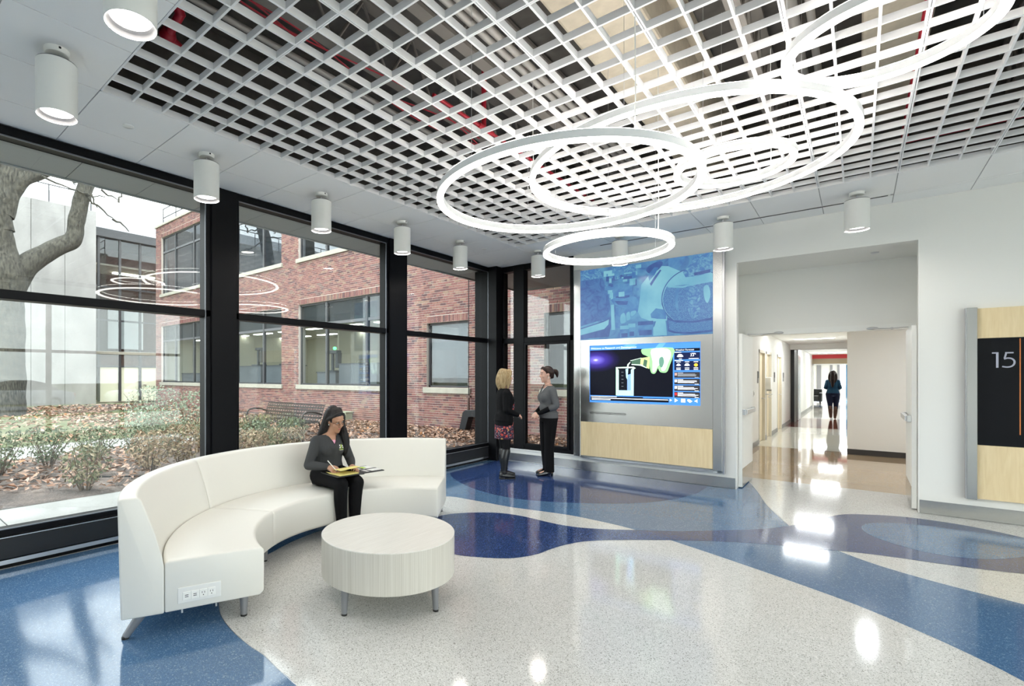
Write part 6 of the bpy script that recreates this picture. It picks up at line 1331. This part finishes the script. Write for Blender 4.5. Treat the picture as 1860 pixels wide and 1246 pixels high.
for i, (h, kn, an) in enumerate(legsL):
    kn, an = Vector(kn)*k, Vector(an)*k
    bt = mk('boot', fused([chain([kn+(an-kn)*0.12, kn+(an-kn)*0.4+Vector((0, -0.012, 0)), kn+(an-kn)*0.8, an], [0.066*k, 0.066*k, 0.050*k, 0.046*k]), chain([an+Vector((0, -0.025, -0.03))*k, an+Vector((0, 0.07, -0.042))*k, an+Vector((0, 0.155, -0.054))*k], [0.044*k, 0.042*k, 0.028*k])], 0.006, 3, 'boot'), blther, t)
    mk('sole', MB().box(an.x-0.036, an.y-0.065*k, 0.0, an.x+0.036, an.y+0.01*k, 0.028).box(an.x-0.038, an.y+0.01*k, 0.0, an.x+0.038, an.y+0.175*k, 0.012), rubber, bt, bevel=0.004); mk('strap', MB().tube([(an.x+0.05*math.cos(q), an.y+0.052*math.sin(q), an.z+0.02) for q in [2*PI*i_/16 for i_ in range(17)]], 0.006, 6, False), blther, bt)
locks = [([(0.01, 0.05, 0.112), (0.06, 0.045, 0.08), (0.083, 0.02, 0.0), (0.084, 0.01, -0.08), (0.078, 0.0, -0.155)], [0.022, 0.028, 0.028, 0.030, 0.018]), ([(-0.01, 0.05, 0.112), (-0.06, 0.045, 0.08), (-0.083, 0.02, 0.0), (-0.084, 0.01, -0.08), (-0.078, 0.0, -0.155)], [0.022, 0.028, 0.028, 0.030, 0.018]),
         ([(0.0, -0.06, 0.08), (0.0, -0.100, 0.0), (0.0, -0.098, -0.09), (0.0, -0.092, -0.18)], [0.06, 0.055, 0.06, 0.03]), ([(0.05, -0.05, 0.06), (0.065, -0.06, -0.02), (0.058, -0.062, -0.10), (0.055, -0.06, -0.18)], [0.05, 0.048, 0.045, 0.02]), ([(-0.05, -0.05, 0.06), (-0.065, -0.06, -0.02), (-0.058, -0.062, -0.10), (-0.055, -0.06, -0.18)], [0.05, 0.048, 0.045, 0.02])]
mk('hair', hair_union(HMx, locks, ((0, -0.028, 0.036), (0.085, 0.098, 0.100)), 0.006), hblond, t)
# right: grey v-neck, black sleeves and trousers, dark hair tied back
armsR = [((0.138, -0.002, 1.278), (0.205, -0.03, 1.06), (0.045, 0.190, 0.930)), ((-0.138, -0.002, 1.278), (-0.205, -0.03, 1.06), (-0.035, 0.195, 0.925))]
legsR = [((0.080, 0, 0.84), (0.080, 0.015, 0.46), (0.085, -0.02, 0.10)), ((-0.080, 0, 0.84), (-0.085, 0.025, 0.46), (-0.105, 0.04, 0.10))]
t, b, HMx, Ts, LG, AR, S_, k, feet = standing('p', (-3.60, 7.17, 0), (-0.62, -0.78), 'dark haired woman in grey v-neck top and black trousers, hands clasped', 1.665, skinB,
    dict(legs=legsR, arms=armsR, hands=[((0.045, 0.190, 0.930), (-0.80, 0.45, -0.35), (0.3, 0.7, 0.6), 1, 0.75), ((-0.035, 0.195, 0.925), (0.75, 0.55, -0.35), (-0.2, 0.8, 0.5), -1, 0.8)], head=(-0.12, -0.04), w=1.0))
face(b, HMx, lipB, hdark)
gt = fused([torso([q for q in Ts if q[0].z < 1.36*k and q[0].z > 0.9*k], 0.012)] + [MB().ell(S_(0.055, 0.080, 1.175), (0.080*k, 0.066*k, 0.082*k)), MB().ell(S_(-0.055, 0.080, 1.175), (0.080*k, 0.066*k, 0.082*k)), MB().ell(S_(0, 0.03, 1.02), (0.125*k, 0.105*k, 0.10*k)), torso([(S_(0, -0.004, 0.865), 0.168*k, 0.124*k), (S_(0, 0, 0.96), 0.156*k, 0.118*k)], 0.012)] + [chain([Vector(s_)*k, Vector(s_)*k*0.5+Vector(e)*k*0.5, Vector(e)*k, Vector(e)*k*0.72+Vector(wr)*k*0.28], [0.062*k, 0.055*k, 0.050*k, 0.048*k]) for s_, e, wr in armsR], 0.0065, 5, 'sweater')
bm = bmesh.new(); bm.from_mesh(gt); bmesh.ops.delete(bm, geom=[f for f in bm.faces if (lambda c: (c.y > 0.02 and c.z > 1.245*k and abs(c.x) < (c.z-1.245*k)*0.62) or (c.z > 1.345*k and abs(c.x) < 0.066))(f.calc_center_median())], context='FACES'); bm.to_mesh(gt); bm.free()
so2 = mk('sweater', gt, knit2, t)
mk('sleeves', fused(AR(0.008, 0.92), 0.006, 4, 'sleeves'), blackc, t)
mk('undershirt', fused([torso([(S_(0, 0.014, 1.18), 0.11*k, 0.120*k), (S_(0, 0.006, 1.275), 0.11*k, 0.100*k), (S_(0, 0.0, 1.315), 0.09*k, 0.080*k)], 0.002)], 0.006, 2, 'undershirt'), wpap, t)
mk('lanyard', MB().tube([tuple(S_(0.052, -0.02, 1.385)), tuple(S_(0.045, 0.065, 1.355)), tuple(S_(0.015, 0.108, 1.295)), tuple(S_(0.0, 0.122, 1.255)), tuple(S_(-0.015, 0.108, 1.295)), tuple(S_(-0.045, 0.065, 1.355)), tuple(S_(-0.052, -0.02, 1.385))], 0.0032, 6), blackc, t)
mk('trousers', fused([torso(Ts[:3], 0.008)] + [chain([Vector(h)*k, Vector(h)*k*0.5+Vector(kn)*k*0.5, Vector(kn)*k, Vector(kn)*k*0.5+Vector(an)*k*0.5, Vector(an)*k-Vector((0, 0.01, 0.045))*k], [0.102*k, 0.090*k, 0.074*k, 0.072*k, 0.072*k], ends=False) for h, kn, an in legsR], 0.0065, 4, 'trousers'), blackc, t)
for i, (h, kn, an) in enumerate(legsR):
    an = Vector(an)*k; s_ = mk('shoe', fused([chain([an+Vector((0, -0.02, -0.035))*k, an+Vector((0, 0.07, -0.06))*k, an+Vector((0, 0.165, -0.078))*k], [0.038*k, 0.040*k, 0.024*k])], 0.005, 3, 'shoe'), patent, t)
    mk('heel', MB().tube([(an.x, an.y-0.045, 0.06), (an.x, an.y-0.05, 0.0)], [0.026, 0.016], 10), patent, s_)
locks = [([(0.0, 0.055, 0.110), (0.045, 0.05, 0.092), (0.076, 0.01, 0.05), (0.06, -0.07, 0.03)], [0.018, 0.020, 0.018, 0.03]), ([(0.0, 0.055, 0.110), (-0.045, 0.05, 0.092), (-0.076, 0.01, 0.05), (-0.06, -0.07, 0.03)], [0.018, 0.020, 0.018, 0.03]), ([(0, -0.09, 0.045), (0, -0.135, 0.05), (0.0, -0.160, 0.02), (0.0, -0.165, -0.04)], [0.03, 0.035, 0.032, 0.012]), ([(0, -0.07, 0.0), (0, -0.08, -0.03)], [0.05, 0.035])]
mk('hair', hair_union(HMx, locks, ((0, -0.022, 0.040), (0.080, 0.094, 0.096)), 0.006), hdark, t)
for s in (-1, 1): mk('earring', MB().tube([tuple(HMx @ Vector((s*0.08, 0.0, -0.03))), tuple(HMx @ Vector((s*0.08, 0.0, -0.055)))], 0.004, 6), silver, t)
# far: woman walking away down the corridor
bluec = mat('teal_blue_top', (0.012, 0.075, 0.145), 0.8); denim = mat('navy_denim', (0.010, 0.018, 0.05), 0.85); brownb = mat('brown_boot', (0.11, 0.045, 0.025), 0.5)
armsF = [((0.138, -0.002, 1.278), (0.195, -0.03, 1.06), (0.12, 0.18, 1.0)), ((-0.138, -0.002, 1.278), (-0.195, -0.03, 1.06), (-0.12, 0.18, 1.0))]
legsF = [((0.085, 0, 0.84), (0.075, 0.08, 0.47), (0.055, 0.06, 0.085)), ((-0.085, 0, 0.84), (-0.070, -0.03, 0.46), (-0.045, -0.20, 0.12))]
t, b, HMx, Ts, LG, AR, S_, k, feet = standing('p', (-0.66, 23.1, 0), (0.02, 1.0), 'woman in blue top and dark capri trousers walking away down the corridor', 1.72, skinC,
    dict(legs=legsF, arms=armsF, hands=[((0.12, 0.18, 1.0), (-0.5, 0.8, 0.1), (0.3, 0.2, 0.8), 1, 0.7), ((-0.12, 0.18, 1.0), (0.5, 0.8, 0.1), (-0.3, 0.2, 0.8), -1, 0.7)], head=(0, 0), w=1.03))
face(b, HMx, lipA, hdark)
mk('top', fused([torso([q for q in Ts if q[0].z < 1.36*k and q[0].z > 0.85*k], 0.012)] + AR(0.010, 0.9), 0.010, 4, 'top'), bluec, t)
mk('capri_trousers', fused([torso(Ts[:3], 0.008)] + [chain([Vector(h)*k, Vector(h)*k*0.5+Vector(kn)*k*0.5, Vector(kn)*k, Vector(kn)*k*0.7+Vector(an)*k*0.3], [0.110*k, 0.092*k, 0.066*k, 0.062*k]) for h, kn, an in legsF], 0.010, 4, 'capri_trousers'), denim, t)
for (h, kn, an) in legsF:
    kn, an = Vector(kn)*k, Vector(an)*k; bt = mk('boot', fused([chain([kn*0.62+an*0.38, kn*0.4+an*0.6, an], [0.060*k, 0.058*k, 0.044*k]), chain([an+Vector((0, -0.02, -0.035))*k, an+Vector((0, 0.14, -0.055))*k], [0.04*k, 0.026*k])], 0.009, 3, 'boot'), brownb, t)
    mk('cuff', MB().tube([(kn.x*0.62+an.x*0.38+0.062*math.cos(q), kn.y*0.62+an.y*0.38+0.062*math.sin(q), kn.z*0.62+an.z*0.38) for q in [2*PI*i_/14 for i_ in range(15)]], 0.008, 6, False), brownb, bt)
locks = [([(0.0, -0.06, 0.08), (0.0, -0.105, 0.0), (0.0, -0.13, -0.16), (0.0, -0.15, -0.36), (0.0, -0.14, -0.44)], [0.05, 0.06, 0.065, 0.045, 0.015]), ([(0.05, 0.0, 0.08), (0.08, -0.02, 0.0), (0.085, -0.06, -0.14), (0.06, -0.12, -0.26)], [0.03, 0.035, 0.045, 0.03]), ([(-0.05, 0.0, 0.08), (-0.08, -0.02, 0.0), (-0.085, -0.06, -0.14), (-0.06, -0.12, -0.26)], [0.03, 0.035, 0.045, 0.03])]
mk('hair', hair_union(HMx, locks, ((0, -0.026, 0.038), (0.086, 0.10, 0.10)), 0.009), hdark, t)
